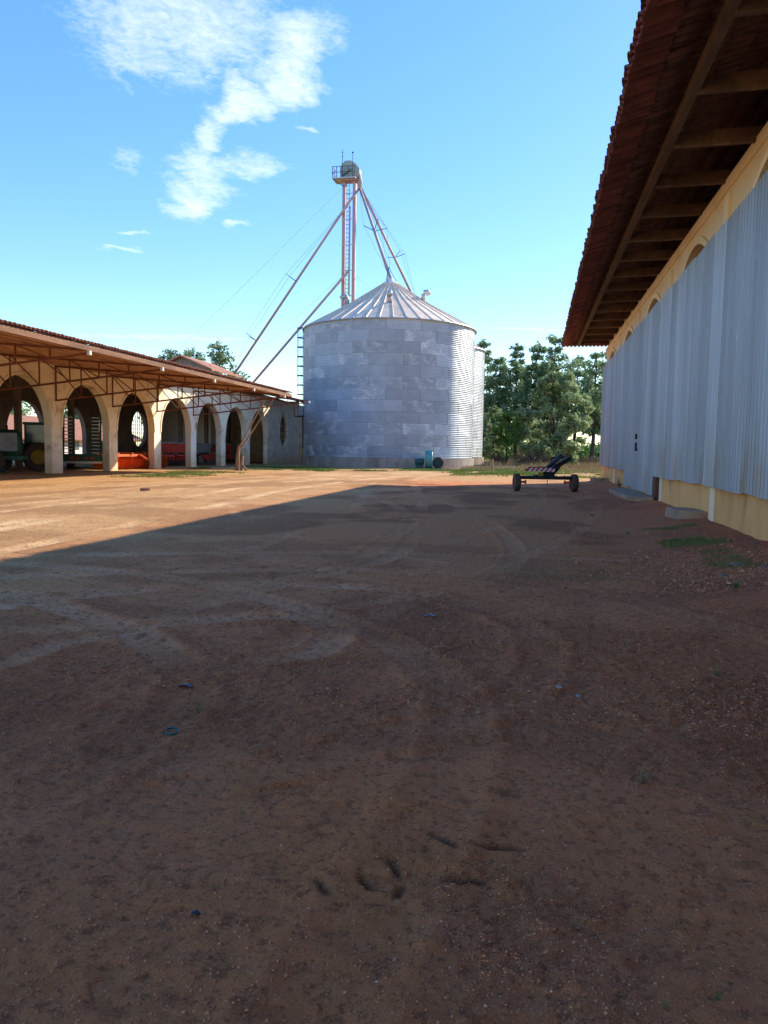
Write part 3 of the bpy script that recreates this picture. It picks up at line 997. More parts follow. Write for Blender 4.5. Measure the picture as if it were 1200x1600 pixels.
while y < SY1 + .4:
    mb.lathe([(.11, 0), (.11, .6)], 8, 'x', (-25.6, y, 6.85))
    y += .24
o = mb.build('roof_edge_tiles', 'tile_light', sh); o['kind'] = 'stuff'
# trusses
for k in range(-2, 4):
    y = 39 + 5.9 * k - .1
    tr = link('truss', None, sh, (0, y - 50, 0))
    xt = CX + .1
    w0 = SX + .02
    def chord(x):          # bottom chord height
        return 4.05 + (x - w0) / (xt - w0) * (cz(CX) - .12 - 4.05)
    def top(x):
        return cz(x) + .02
    MB().beam((w0, y, chord(w0)), (xt, y, chord(xt)), .07, .09).build('chord', 'rust', tr)
    MB().beam((w0, y, top(w0)), (xt, y, top(xt)), .07, .09).build('chord', 'rust', tr)
    xs = [w0 + .04 + (xt - w0) * q for q in (0, .165, .33, .5, .66, .82)]
    for i, x in enumerate(xs):
        MB().beam((x, y, chord(x)), (x, y, top(x)), .05, .06).build('web_bar', 'rust', tr)
        if i < len(xs) - 1:
            MB().beam((x, y, top(x)), (xs[i + 1], y, chord(xs[i + 1])), .045, .045).build('web_bar', 'rust', tr)
    MB().box((xt - .02, y - .09, cz(CX) - .18), (xt + .10, y + .05, cz(CX) - .02)).build('end_cap', 'white', tr)

# leaning props and stump holding the canopy corner
pr = thing('canopy_prop', 'pair of thin grey poles leaning from a stump up to the canopy corner', 'prop', (-20.2, 51.0, 0))
MB().tube([(-20.2, 51.0, 1.55), (-18.5, 51.9, 5.20)], [.055, .045]).build('pole', 'post_wood', pr)
MB().tube([(-20.12, 51.1, 1.45), (-17.9, 51.9, 5.15)], [.055, .045]).build('pole', 'post_wood', pr)
MB().tube([(-20.3, 51, -.2), (-20.27, 51, .8), (-20.16, 51.02, 1.75)], [.16, .13, .10], 10).build('stump', 'post_wood', pr)
MB().tube([(-19.95, 50.95, -.2), (-19.98, 50.95, .5), (-19.9, 51, 1.05)], [.15, .13, .11], 10).build('stump', 'post_wood', pr)
MB().tube([(-19.55, 50.8, .02), (-19.98, 50.95, .5)], [.09, .07], 8).build('stay', 'post_wood', pr)

# machine house with raised gable behind the shed
mh = thing('machine_house', 'raised machine house with orange tiled gable roof behind the shed', 'building', (-36.4, 79.5, 0))
gx0, gx1, ge, ga = -39.9, -32.9, 9.55, 11.0
MB().box((gx0 + .4, 76.3, -.2), (gx1 - .4, 83.2, 9.5)).build('wall', 'white', mh)
mb = MB()
for (xa, za, xb, zb_) in ((-36.4, ga, gx1, ge), (-36.4, ga, gx0, ge)):
    mb.add([(xa, 75.6, za), (xb, 75.6, zb_), (xb, 84.0, zb_), (xa, 84.0, za), (xa, 75.6, za + .16), (xb, 75.6, zb_ + .16), (xb, 84.0, zb_ + .16), (xa, 84.0, za + .16)],
           [(3, 2, 1, 0), (4, 5, 6, 7), (0, 1, 5, 4), (1, 2, 6, 5), (2, 3, 7, 6)])
mb.build('roof', 'tile_light', mh)
for k in range(12):
    xa = gx0 + .45 + k * .51
    zt = lambda x: ga - abs(x + 36.4) / 3.5 * (ga - ge) - .02
    MB().add([(xa, 76.25, 9.3), (xa + .49, 76.25, 9.3), (xa + .49, 76.25, zt(xa + .49)), (xa, 76.25, zt(xa)), (xa, 76.2, 9.3), (xa + .49, 76.2, 9.3), (xa + .49, 76.2, zt(xa + .49)), (xa, 76.2, zt(xa))],
             [(0, 1, 2, 3), (7, 6, 5, 4), (0, 4, 5, 1), (1, 5, 6, 2), (3, 2, 6, 7), (0, 3, 7, 4)]).build('gable_board', 'boards', mh)

# ------------------------------------------------------------------ silos
def silo(cx_, cy_, rad, zb, ztop, label, rings=12, nsheet=17, rot=0.0, ladder=False, nroof=44):
    s = thing('grain_silo', label, 'silo', (cx_, cy_, 0), group='steel grain silos')
    MB().lathe([(rad + .22, -.3), (rad + .22, zb - .02), (rad + .05, zb)], 72).build('foundation', 'concrete', s, world=False)
    rh = (ztop - zb) / rings
    # inner liner closes the seams
    MB().lathe([(rad - .06, zb), (rad - .06, ztop - .02)], 72).build('inner_liner', 'darksteel', s, world=False)
    nseg, nc = 6, 6
    da = 2 * math.pi / nsheet
    vs, fs = [], []
    nz = nc * 4
    for i in range(nseg + 1):
        a = da * (i / nseg - .5) * .9955
        for j in range(nz + 1):
            r = rad + .020 * math.sin(2 * math.pi * j / 4) + .014 * (1 - i / nseg)
            vs.append((r * math.cos(a), r * math.sin(a), rh * .992 * j / nz))
    for i in range(nseg):
        for j in range(nz):
            a = i * (nz + 1) + j
            fs.append((a, a + nz + 1, a + nz + 2, a + 1))
    me = MB().add(vs, fs).mesh('wall_sheet', 'silo', True)
    for r_ in range(rings):
        for k in range(nsheet):
            link('wall_sheet', me, s, (0, 0, zb + r_ * rh), (0, 0, rot + da * (k + .5 * (r_ % 2))))
    # roof panels with raised ribs
    ra, za = .55, ztop + (rad - .55) * .60
    db = 2 * math.pi / nroof
    vs, fs = [], []
    P = [(-.5, 0), (-.47, .075), (-.43, .075), (-.40, 0), (.5, 0)]
    for (r, z) in ((rad + .16, ztop - .04), (rad * .5, (ztop + za) / 2 + .01), (ra, za)):
        for (u, hh) in P:
            a = db * u
            vs.append((r * math.cos(a), r * math.sin(a), z + hh))
    m = len(P)
    for i in range(2):
        for k in range(m - 1):
            fs.append((i * m + k, i * m + k + 1, (i + 1) * m + k + 1, (i + 1) * m + k))
    me = MB().add(vs, fs).mesh('roof_panel', 'galv_roof')
    for k in range(nroof):
        link('roof_panel', me, s, (0, 0, 0), (0, 0, db * k))
    MB().lathe([(rad + .17, ztop - .12), (rad + .19, ztop - .08), (rad + .17, ztop - .03)], 72).build('eave_rim', 'galv', s, world=False)
    MB().lathe([(.95, za - .28), (.70, za + .02), (.34, za + .22), (.34, za + .42)], 24).build('roof_cap', 'white', s, world=False, smooth=True)
    # goose-neck vents
    for a, q in ((R(-150), .45), (R(-18), .36), (R(-80), .52), (R(150), .5), (R(60), .5)):
        r = rad * q + .6
        z = ztop + (rad - r) * .60
        c, d = math.cos(a), math.sin(a)
        pts = [(c * r, d * r, z - .1), (c * r, d * r, z + .45), (c * (r + .12), d * (r + .12), z + .66), (c * (r + .38), d * (r + .38), z + .66), (c * (r + .55), d * (r + .55), z + .42)]
        MB().tube(pts, [.20, .20, .22, .24, .28], 10).build('roof_vent', 'galv', s, world=False, smooth=True)
    # ring brace across the roof
    MB().lathe([(rad * .55, ztop + rad * .45 * .60 + .08), (rad * .55 + .05, ztop + rad * .45 * .60 + .10)], 60, closed=False).build('roof_ring', 'galv', s, world=False) if False else None
    if ladder:
        a0 = R(187)
        e = Vector((math.cos(a0), math.sin(a0), 0)); n_ = Vector((-e.y, e.x, 0))
        lad = link('ladder', None, s)
        for sd in (-.24, .24):
            p = e * (rad + .18) + n_ * sd
            MB().beam((p.x, p.y, 1.6), (p.x, p.y, ztop + .3), .05, .05).build('rail', 'darksteel', lad, world=False)
        mb = MB()
        for k in range(38):
            p = e * (rad + .18)
            z = 1.8 + k * .3
            mb.beam(p - n_ * .24 + Vector((0, 0, z)), p + n_ * .24 + Vector((0, 0, z)), .03, .03)
        o = mb.build('rungs', 'darksteel', lad, world=False); o['kind'] = 'stuff'
        for k in range(8):
            z = 6.9 + k * .92
            pts = [e * (rad + .18 + .62 * math.sin(t)) - n_ * (.40 * math.cos(t)) + Vector((0, 0, z)) for t in [math.pi * q / 8 for q in range(9)]]
            MB().tube(pts, .045, 6).build('cage_hoop', 'darksteel', lad, world=False)
        for t in (.12, .32, .5, .68, .88):
            p = e * (rad + .18 + .62 * math.sin(math.pi * t)) - n_ * (.40 * math.cos(math.pi * t))
            MB().beam((p.x, p.y, 6.9), (p.x, p.y, 6.9 + 7 * .92), .035, .02).build('cage_bar', 'darksteel', lad, world=False)
        p = e * (rad + .45)
        MB().box((p.x - .45, p.y - .6, 4.7), (p.x + .4, p.y + .5, 4.78)).build('landing', 'darksteel', s, world=False)
        MB().box((p.x + .05, p.y - .75, 4.8), (p.x + .5, p.y - .2, 5.7)).build('inspection_hatch', 'grey', s, world=False, bevel=.03)
        for (dx, dy) in ((-.42, -.57), (-.42, .47), (.3, -.57)):
            MB().beam((p.x + dx, p.y + dy, 4.75), (p.x + dx, p.y + dy, 5.8), .04, .04).build('railing_post', 'darksteel', s, world=False)
    return s


s1 = silo(-14.0, 74.5, 8.25, .92, 13.05, 'large galvanised grain silo in front, with caged ladder on its left side', rot=.06, ladder=True)
s2 = silo(-13.8, 92.2, 7.9, .92, 13.35, 'galvanised grain silo half hidden behind the front silo, beside the pine trees', rot=.21)

# bucket elevator tower between them
ET = Vector((-20.2, 83.0, 0))
el = thing('bucket_elevator', 'tall faded red bucket elevator tower with railed platform behind the silos', 'elevator', ET)
for dx in (-.62, .52):
    MB().box((ET.x + dx - .17, ET.y - .2, 0), (ET.x + dx + .17, ET.y + .2, 30.4)).build('leg_casing', 'leg_red', el)
MB().box((ET.x + .05, ET.y - .62, 17.5), (ET.x + .22, ET.y - .45, 27.6)).build('down_pipe', 'spout', el)
for k in range(11):
    z = 2 + k * 2.7
    MB().box((ET.x - .85, ET.y - .25, z), (ET.x + .75, ET.y - .2, z + .07)).build('casing_band', 'galv', el)
lad = link('ladder', None, el)
for dx in (-.28, .06):
    MB().box((ET.x + dx - .02, ET.y - .42, 1), (ET.x + dx + .02, ET.y - .38, 30.4)).build('rail', 'greenbar', lad)
for k in range(64):
    MB().box((ET.x - .28, ET.y - .42, 1.4 + k * .45), (ET.x + .06, ET.y - .39, 1.45 + k * .45)).build('rung', 'greenbar', lad)
# head
prof = [(-.95, 30.55), (.85, 30.55), (1.15, 31.0), (1.15, 31.45), (.75, 32.0), (.15, 32.38), (-.45, 32.38), (-.85, 32.0), (-1.0, 31.4)]
vs = [(ET.x + a, ET.y + dy, b) for dy in (-.5, .5) for a, b in prof]
m = len(prof)
MB().add(vs, [tuple(range(m - 1, -1, -1)), tuple(range(m, 2 * m))] + [(k, (k + 1) % m, m + (k + 1) % m, m + k) for k in range(m)]).build('head', 'head', el, bevel=.04)
MB().beam((ET.x - .75, ET.y - .54, 30.75), (ET.x + .25, ET.y - .54, 31.45), .05, .14).build('belt_guard', 'greenbar', el)
MB().box((ET.x - 1.0, ET.y - .6, 30.3), (ET.x + .9, ET.y + .6, 30.52)).build('head_base', 'leg_red', el)
MB().tube([(ET.x + .95, ET.y, 30.9), (ET.x + 1.1, ET.y - .1, 30.2), (ET.x + 1.1, ET.y - .1, 29.5)], [.3, .28, .2], 10).build('distributor', 'spout', el)
# platform
MB().box((ET.x - 1.75, ET.y - 1.0, 30.42), (ET.x + .8, ET.y + .9, 30.5)).build('platform_floor', 'galv', el)
for (dx, dy) in ((-1.72, -.97), (-1.72, .87), (-.8, -.97), (-1.25, -.97), (-1.72, -.1), (.77, -.97), (0, -.97)):
    MB().beam((ET.x + dx, ET.y + dy, 30.5), (ET.x + dx, ET.y + dy, 31.65), .06, .06).build('railing_post', 'darksteel', el)
for z in (31.05, 31.63):
    MB().beam((ET.x - 1.72, ET.y - .97, z), (ET.x + .77, ET.y - .97, z), .05, .05).build('railing_bar', 'darksteel', el)
    MB().beam((ET.x - 1.72, ET.y - .97, z), (ET.x - 1.72, ET.y + .87, z), .05, .05).build('railing_bar', 'darksteel', el)
MB().beam((ET.x - 1.7, ET.y - .9, 30.4), (ET.x - .65, ET.y - .2, 29.8), .06, .06).build('bracket', 'darksteel', el)
MB().tube([(ET.x - .62, ET.y - .97, 30.5), (ET.x - .62, ET.y - .97, 33.3)], .03, 6).box((ET.x - .7, ET.y - 1, 32.6), (ET.x - .54, ET.y - .94, 32.66)).box((ET.x - .68, ET.y - 1, 33), (ET.x - .54, ET.y - .94, 33.05)).build('antenna', 'darksteel', el)
MB().tube([(ET.x + .5, ET.y - .97, 30.5), (ET.x + .5, ET.y - .97, 32.95)], .03, 6).lathe([(.02, 0), (.12, .04), (.12, .1), (.02, .14)], 10, 'z', (ET.x + .5, ET.y - .97, 32.92)).build('lightning_rod', 'darksteel', el)
# guy wires
for (a, b) in (((ET.x - .6, ET.y - .3, 29.8), (-34, 66, 8.5)), ((ET.x + .6, ET.y, 29.5), (-6.2, 94.5, 13.5)), ((ET.x - .6, ET.y, 20.5), (-31, 74, 8.1)), ((ET.x + .6, ET.y, 20.5), (-12.5, 91, 15.2))):
    MB().tube([a, b], .009, 4).build('guy_wire', 'wire', el)

# spouts
def spout(label, pts, r, arms=(), group='grain spouts'):
    s = thing('grain_spout', label, 'spout', pts[-1], group=group)
    MB().tube(pts, r, 10).build('pipe', 'spout', s, smooth=True)
    a, b = Vector(pts[-2]), Vector(pts[-1])
    d = (b - a).normalized()
    side = d.cross(Vector((0, 0, 1))).normalized()
    upn = side.cross(d)
    ends = []
    for t in arms:
        c = a.lerp(b, t)
        for v in (side * 1.0 + upn * .35, side * -1.0 + upn * .35, upn * 1.15):
            MB().beam(c, c + v * 1.25, .06, .06).build('cross_arm', 'greenbar', s)
        ends.append(c)
    if arms:
        for v in (side * 1.0 + upn * .35, side * -1.0 + upn * .35, upn * 1.15):
            MB().tube([a] + [c + v * 1.25 for c in ends] + [b], .014, 5).build('truss_wire', 'wire', s)
    return s


top = Vector((ET.x + 1.1, ET.y - .1, 29.6))
spout('long upper spout running from the elevator head down left to the machine house', [top, (ET.x + .1, ET.y - .7, 28.0), (ET.x - .5, ET.y - .5, 27.3), (-33.4, 82.6, 9.6)], .13, (.42, .78))
spout('lower spout branching from mid tower down left over the shed roof', [(ET.x + .13, ET.y - .55, 20.9), (ET.x - .2, ET.y - .5, 20.5), (-31.2, 80.5, 7.6)], .13)
spout('spout dropping from the elevator head onto the peak of the front silo', [top, (-14.0, 74.5, 18.1)], .14, (.50,))
spout('spout dropping from the elevator head to the rear silo, rightmost of the spouts', [(top.x + .12, top.y, top.z), (-13.8, 92.2, 18.35)], .14, (.55,))
for s_, zp in ((s1, 17.9),):
    for a in (20, 140, 260):
        MB().beam((-14 + .9 * math.cos(R(a)), 74.5 + .9 * math.sin(R(a)), 17.3), (-14 - .2, 74.6, 19.2), .05, .05).build('spout_stay', 'greenbar', s_)

# aeration fan at the silo foot
FX, FY = -8.9, 65.6
fan = thing('aeration_fan', 'teal aeration fan and motor standing at the foot of the front silo', 'fan', (FX, FY, 0), R(8))
MB().lathe([(.2, -.32), (.72, -.32), (.78, -.27), (.78, .27), (.72, .32), (.2, .32)], 28, 'x', (.18, 0, .80)).build('scroll_housing', 'teal', fan, world=False, smooth=False)
MB().box((-.14, -.3, .85), (.5, .34, 1.62)).build('outlet_duct', 'teal', fan, world=False, bevel=.03)
MB().box((.5, -.25, .98), (1.25, .25, 1.22)).build('belt_cover', 'galv', fan, world=False, bevel=.06)
MB().lathe([(.08, -.02), (.42, -.02), (.48, .0), (.48, .06), (.42, .08), (.08, .08)], 24, 'y', (.95, -.30, .55)).build('flywheel_rim', 'darksteel', fan, world=False)
mb = MB()
for k in range(6):
    a = math.pi * k / 6
    mb.beam((.95 - .44 * math.cos(a), -.33, .55 - .44 * math.sin(a)), (.95 + .44 * math.cos(a), -.33, .55 + .44 * math.sin(a)), .05, .03)
mb.build('flywheel_spoke', 'tealdk', fan, world=False)
MB().lathe([(.10, -.42), (.27, -.40), (.30, -.3), (.30, .3), (.25, .36), (.1, .38)], 20, 'x', (-.62, 0, .62)).build('motor', 'tealdk', fan, world=False)
MB().box((-1.1, -.35, .02), (1.3, .35, .12)).build('skid', 'tealdk', fan, world=False)
MB().box((-.95, -.25, .10), (-.3, .25, .36)).build('motor_mount', 'tealdk', fan, world=False)

# concrete apron beside the rear silo
ap = link('concrete_apron', MB().box((-6.3, 74, -.2), (-1.6, 84, .16)).mesh('concrete_apron', 'concrete'))
tag(ap, 'low pale concrete slab on the ground right of the silos', 'slab')

# ------------------------------------------------------------------ two-wheeled axle trailer
tl = thing('axle_trailer', 'low two-wheeled trailer with red and white striped board in the yard', 'trailer', (.55, 31.9, gz(.55, 31.9)), R(14))
tyre = MB().lathe([(.20, -.10), (.30, -.115), (.335, -.10), (.345, -.05), (.348, 0), (.345, .05), (.335, .10), (.30, .115), (.20, .10)], 36, 'x', closed=True).mesh('tyre', 'rubber')
for sx in (-1.18, 1.18):
    w = link('wheel', MB().lathe([(.05, -.07), (.20, -.09), (.215, -.02), (.215, .05), (.12, .09), (.04, .10)], 24, 'x').mesh('wheel', 'rust'), tl, (sx, 0, .345))
    link('tyre', tyre, w)
    tk = MB()
    for k in range(30):
        a = 2 * math.pi * k / 30
        for q in (-.05, .05):
            tk.add([(q + dx, (.343 + dr) * math.cos(a + da_), (.343 + dr) * math.sin(a + da_)) for dx, dr, da_ in ((-.04, 0, -.03), (.04, 0, .03), (.04, .014, .03), (-.04, .014, -.03), (-.04, 0, .03), (.04, 0, .09), (.04, .014, .09), (-.04, .014, .03))],
                   [(3, 2, 6, 7), (0, 1, 2, 3), (4, 7, 6, 5), (1, 5, 6, 2), (0, 3, 7, 4)])
    o = tk.build('tread', 'rubber', w, world=False); o['kind'] = 'stuff'
    s = 1 if sx < 0 else -1
    MB().tube([(sx + s * .1, .05, .36), (sx + s * .36, .05, .36)], .045, 10).build('stub_axle', 'orange', tl, world=False)
    MB().lathe([(.03, -.03), (.085, -.02), (.085, .02), (.03, .03)], 14, 'x', (sx + s * .37, .05, .36)).lathe([(.03, -.04), (.07, -.03), (.07, .03), (.03, .04)], 14, 'x', (sx + s * .17, .05, .36)).build('hub_flange', 'orange', tl, world=False)
MB().box((-1.06, -.07, .47), (1.06, .09, .61)).build('axle_beam', 'black', tl, world=False, bevel=.012)
MB().tube([(.07, 0, .46), (.07, 0, .20)], .016, 8).build('locking_pin', 'darksteel', tl, world=False)
MB().box((-.40, -.02, .60), (.36, .5, .66)).build('cross_plate', 'black', tl, world=False)
MB().box((-.32, -.05, .61), (-.12, .03, .76)).build('number_plate', 'yellow', tl, world=False)
MB().box((.0, .1, .61), (.36, .5, .80)).build('turntable', 'black', tl, world=False, bevel=.02)
link('striped_board', MB().box((-.56, -.012, -.075), (.56, .012, .075)).mesh('striped_board', 'stripe'), tl, (-.22, -.09, .865), (0, R(1.0), 0))
for x in (-.80, -.68):
    MB().lathe([(.02, -.02), (.055, -.02), (.06, .02), (.02, .03)], 14, 'y', (x, -.08, .86)).build('tail_light', 'red', tl, world=False)
MB().box((-.86, -.06, .84), (.36, -.02, .90)).build('board_rail', 'rust', tl, world=False)
MB().tube([(-.75, .0, .95), (-.1, .1, .97), (.25, .2, .90)], .022, 8).build('cable', 'black', tl, world=False)
for (dy, dz) in ((0, 0), (.35, .10)):
    MB().beam((-.02 + dy * .3, .15 + dy, .70 + dz), (1.22 - dy * .6, .75 + dy * 2, 1.36 + dz), .14, .17).build('drawbar_beam', 'black', tl, world=False, bevel=.015)
MB().beam((.12, .22, .98), (.95, .9, 1.42), .05, .07).build('drawbar_brace', 'darksteel', tl, world=False)
MB().beam((.25, .12, .62), (.62, .36, .98), .12, .12).build('gusset', 'black', tl, world=False)
MB().tube([(.35, .3, 1.12), (.5, .4, 1.22), (.62, .5, 1.24)], .07, 8).build('hydraulic_block', 'darksteel', tl, world=False)

# ------------------------------------------------------------------ machines in the shed
def wheel(parent, loc, r, w, rim='yellow', axis='x'):
    o = link('wheel', MB().lathe([(r * .1, -w * .25), (r * .5, -w * .3), (r * .58, -w * .1), (r * .58, w * .1), (r * .5, w * .3), (r * .1, w * .25)], 24, axis).mesh('wheel', rim), parent, loc)
    link('tyre', MB().lathe([(r * .57, -w * .42), (r * .85, -w * .5), (r * .97, -w * .42), (r, 0), (r * .97, w * .42), (r * .85, w * .5), (r * .57, w * .42)], 28, axis, closed=True).mesh('tyre', 'rubber'), o)
    lg = MB()
    for k in range(18):
        a = 2 * math.pi * k / 18
        for s in (-1, 1):
            b = a + (math.pi / 18 if s > 0 else 0)
            p = [(s * w * .48, b + .14), (0.0, b - .02)]
            q = [Vector((u, r * 1.0 * math.cos(v), r * 1.0 * math.sin(v))) for u, v in p]
            if axis == 'y':
                q = [Vector((t_.y, t_.x, t_.z)) for t_ in q]
            lg.beam(q[0], q[1], .05, .05)
    t_ = lg.build('tread', 'rubber', o, world=False); t_['kind'] = 'stuff'
    return o


tr = thing('tractor', 'dark green tractor with yellow rims parked inside the leftmost arch', 'tractor', (-30.2, 41.5, 0), R(-60))
MB().box((-.45, -2.2, .75), (.45, .3, 1.65)).build('bonnet', 'green', tr, world=False, bevel=.08)
MB().box((-.30, -2.3, .7), (.30, 1.5, 1.0)).build('chassis', 'black', tr, world=False)
MB().box((-.7, .2, 1.0), (.7, 1.5, 1.7)).build('cab_base', 'green', tr, world=False, bevel=.05)
MB().box((-.66, .25, 1.7), (.66, 1.45, 2.75)).build('cab_glass', 'glass', tr, world=False)
for a in (-.70, .70):
    for b in (.22, 1.48):
        MB().beam((a, b, 1.6), (a * .95, b, 2.8), .09, .09).build('cab_pillar', 'black', tr, world=False)
MB().box((-.8, .1, 2.76), (.8, 1.6, 2.92)).build('cab_roof', 'green', tr, world=False, bevel=.05)
MB().tube([(.3, -.8, 1.6), (.3, -.8, 2.7)], .06, 8).build('exhaust', 'black', tr, world=False)
for s in (-1, 1):
    wheel(tr, (s * .95, .95, .85), .85, .45)
    wheel(tr, (s * .85, -1.6, .58), .58, .34)
    MB().add([(s * .7, .95 + 1.0 * math.cos(t), .85 + 1.0 * math.sin(t)) for t in [math.pi * q / 8 for q in range(1, 8)]] + [(s * 1.2, .95 + 1.0 * math.cos(t), .85 + 1.0 * math.sin(t)) for t in [math.pi * q / 8 for q in range(1, 8)]],
             [(k, k + 1, k + 8, k + 7) for k in range(6)]).build('mudguard', 'green', tr, world=False)
for s in (-.28, .28):
    MB().lathe([(.02, 0), (.10, 0), (.10, .05), (.02, .06)], 12, 'y', (s, -2.26, 1.45)).build('headlight', 'white', tr, world=False)

sp = thing('trailed_sprayer', 'dark green trailed tank machine with grey side panel beside the tractor', 'sprayer', (-29.0, 37.6, 0), R(-62))
MB().lathe([(.2, -1.3), (.75, -1.25), (.85, -1.0), (.85, 1.0), (.75, 1.25), (.2, 1.3)], 24, 'y', (0, 0, 1.55)).build('tank', 'green', sp, world=False, smooth=True)
MB().box((-.9, -1.5, .75), (.9, 1.5, .95)).build('frame', 'green', sp, world=False)
MB().box((.86, -1.2, 1.2), (.93, 1.2, 2.2)).build('side_panel', 'grey', sp, world=False, bevel=.03)
for s in (-1, 1):
    wheel(sp, (s * 1.05, 0, .62), .62, .4)
MB().beam((0, -1.5, .85), (0, -3.0, .6), .14, .14).build('drawbar', 'green', sp, world=False)

lb = thing('ramp_trailer', 'green low-bed trailer with two raised rung ramps inside the second arch', 'trailer', (-28.6, 45.2, 0), R(28))
MB().box((-1.25, .1, .75), (1.25, 7.5, .95)).build('deck', 'green', lb, world=False)
MB().box((-1.25, -.05, .55), (1.25, .1, 1.02)).build('rear_beam', 'green', lb, world=False)
MB().box((-1.2, -.1, .42), (1.2, -.02, .55)).build('bumper', 'white', lb, world=False)
for s in (-1, 1):
    rp = link('ramp', None, lb)
    x = s * .82
    for dx in (-.30, .30):
        MB().beam((x + dx, .05, 1.0), (x + dx, -.55 + 1.1, 3.5), .08, .12).build('ramp_rail', 'green', rp, world=False)
    for k in range(11):
        t = (k + .5) / 11
        MB().beam((x - .3, .05 + .5 * t, 1.0 + 2.5 * t), (x + .3, .05 + .5 * t, 1.0 + 2.5 * t), .05, .06).build('ramp_rung', 'galv', rp, world=False)
    for q in (.25, .62):
        MB().box((s * q - .11, -.09, .68), (s * q + .11, -.045, .84)).build('tail_light', 'red', lb, world=False)
    for yy in (2.5, 3.6):
        wheel(lb, (s * 1.0, yy, .42), .42, .3, 'rust')

hr = thing('disc_harrow', 'orange-red disc harrow standing just inside the third and fourth arches', 'harrow', (-27.75, 49.6, 0), R(0))
for x in (-.75, .75):
    MB().beam((x, -3.2, .95), (x, 3.2, .95), .14, .16).build('frame_beam', 'orange', hr, world=False)
for yy in (-3.0, -1.2, .6, 2.2, 3.0):
    MB().beam((-.95, yy, 1.08), (.95, yy, 1.08), .12, .12).build('cross_beam', 'orange', hr, world=False)
disc = MB().lathe([(.02, .06), (.2, .045), (.40, -.02), (.405, -.03), (.2, .03), (.02, .045)], 24, 'y').mesh('disc', 'orange')
for gxx, skew in ((.75, .16), (-.75, -.16)):
    MB().beam((gxx - skew * 1.5, -3.2, .41), (gxx + skew * 1.5, 3.2, .41), .07, .07).build('gang_axle', 'orange', hr, world=False)
    for k in range(22):
        t = -3.1 + k * .295
        link('disc', disc, hr, (gxx + skew * t * .47, t, .41), (0, 0, -skew * .5))
    for t in (-2.6, -.9, .9, 2.6):
        MB().beam((gxx + skew * t * .47, t, .45), (gxx, t, .9), .08, .06).build('hanger', 'orange', hr, world=False)
MB().beam((.75, 0, 1.0), (2.0, -1.2, .7), .12, .12).build('drawbar', 'orange', hr, world=False)
wheel(hr, (0, -1.0, .36), .36, .22, 'orange')
wheel(hr, (0, 1.3, .36), .36, .22, 'orange')


def drill(label, loc, rz, ln, hop):
    d = thing('seed_drill', label, 'seed drill', loc, rz)
    vs = []
    for yy in (-ln / 2, ln / 2):
        vs += [(-.55, yy, 1.85), (.55, yy, 1.85), (.28, yy, 1.10), (-.28, yy, 1.10)]
    MB().add(vs, [(0, 1, 2, 3), (7, 6, 5, 4), (0, 4, 5, 1), (1, 5, 6, 2), (2, 6, 7, 3), (3, 7, 4, 0)]).build('hopper', hop, d, world=False, bevel=.02)
    MB().box((-.6, -ln / 2 - .03, 1.86), (.6, ln / 2 + .03, 1.94)).build('hopper_lid', 'grey', d, world=False, bevel=.02)
    for x in (-.5, .5):
        MB().beam((x, -ln / 2, .85), (x, ln / 2, .85), .14, .16).build('tool_bar', 'red', d, world=False)
    n = int(ln / .5)
    for k in range(n):
        t = -ln / 2 + .25 + k * .5
        u = link('row_unit', MB().beam((.5, t, .8), (1.05, t, .42), .08, .12).box((.35, t - .12, .55), (.75, t + .12, .78)).mesh('row_unit', 'red'), d)
        MB().lathe([(.03, -.03), (.26, -.02), (.26, .02), (.03, .03)], 16, 'y', (1.05, t, .27)).build('press_wheel', 'rubber', u, world=False)
        MB().tube([(.1, t, 1.1), (.4, t, .9), (.62, t, .72)], .03, 6).build('seed_tube', 'black', u, world=False)
    for s in (-1, 1):
        wheel(d, (-.35, s * (ln / 2 + .25), .5), .5, .25, 'red', 'y') if False else wheel(d, (-.85, s * (ln / 2 - .5), .5), .5, .25, 'red')
    MB().beam((.5, 0, .85), (2.2, 0, .6), .14, .14).build('drawbar', 'red', d, world=False)
    return d


drill('red seed drill with long red hopper seen through the fourth arch', (-29.6, 59.3, 0), R(-4), 4.6, 'red')
drill('red planter with grey hopper seen through the fifth arch', (-29.8, 66.2, 0), R(12), 4.2, 'grey')
drill('small red planter in the dark bay of the sixth arch', (-31, 73.0, 0), R(-30), 2.6, 'red')

# farmhouse seen through the far arches
fh = thing('farmhouse', 'low white farmhouse with red tiled roof seen through the back arches', 'house', (-62, 84, 0))
MB().box((-67, 70, -.2), (-57, 104, 2.3)).build('wall', 'white', fh)
mb = MB()
mb.add([(-56, 69, 2.2), (-56, 105, 2.2), (-62, 105, 5.0), (-62, 69, 5.0), (-68, 105, 2.2), (-68, 69, 2.2), (-56, 69, 2.35), (-56, 105, 2.35), (-62, 105, 5.15), (-62, 69, 5.15), (-68, 105, 2.35), (-68, 69, 2.35)],
       [(0, 1, 2, 3), (3, 2, 4, 5), (9, 8, 7, 6), (11, 10, 8, 9), (0, 6, 7, 1), (1, 7, 8, 2), (2, 8, 10, 4), (4, 10, 11, 5), (5, 11, 9, 3), (3, 9, 6, 0)])
mb.build('roof', 'tile_light', fh)
for k in range(6):
    w_ = link('window', MB().box((-57.02, 73 + k * 5, 1.0), (-56.94, 74.4 + k * 5, 2.0)).mesh('window', 'wood'))
    w_.parent = fh; w_.location = (62, -84, 0)
    MB().box((-56.96, 73.12 + k * 5, 1.1), (-56.92, 74.28 + k * 5, 1.9)).build('pane', 'glass', w_)

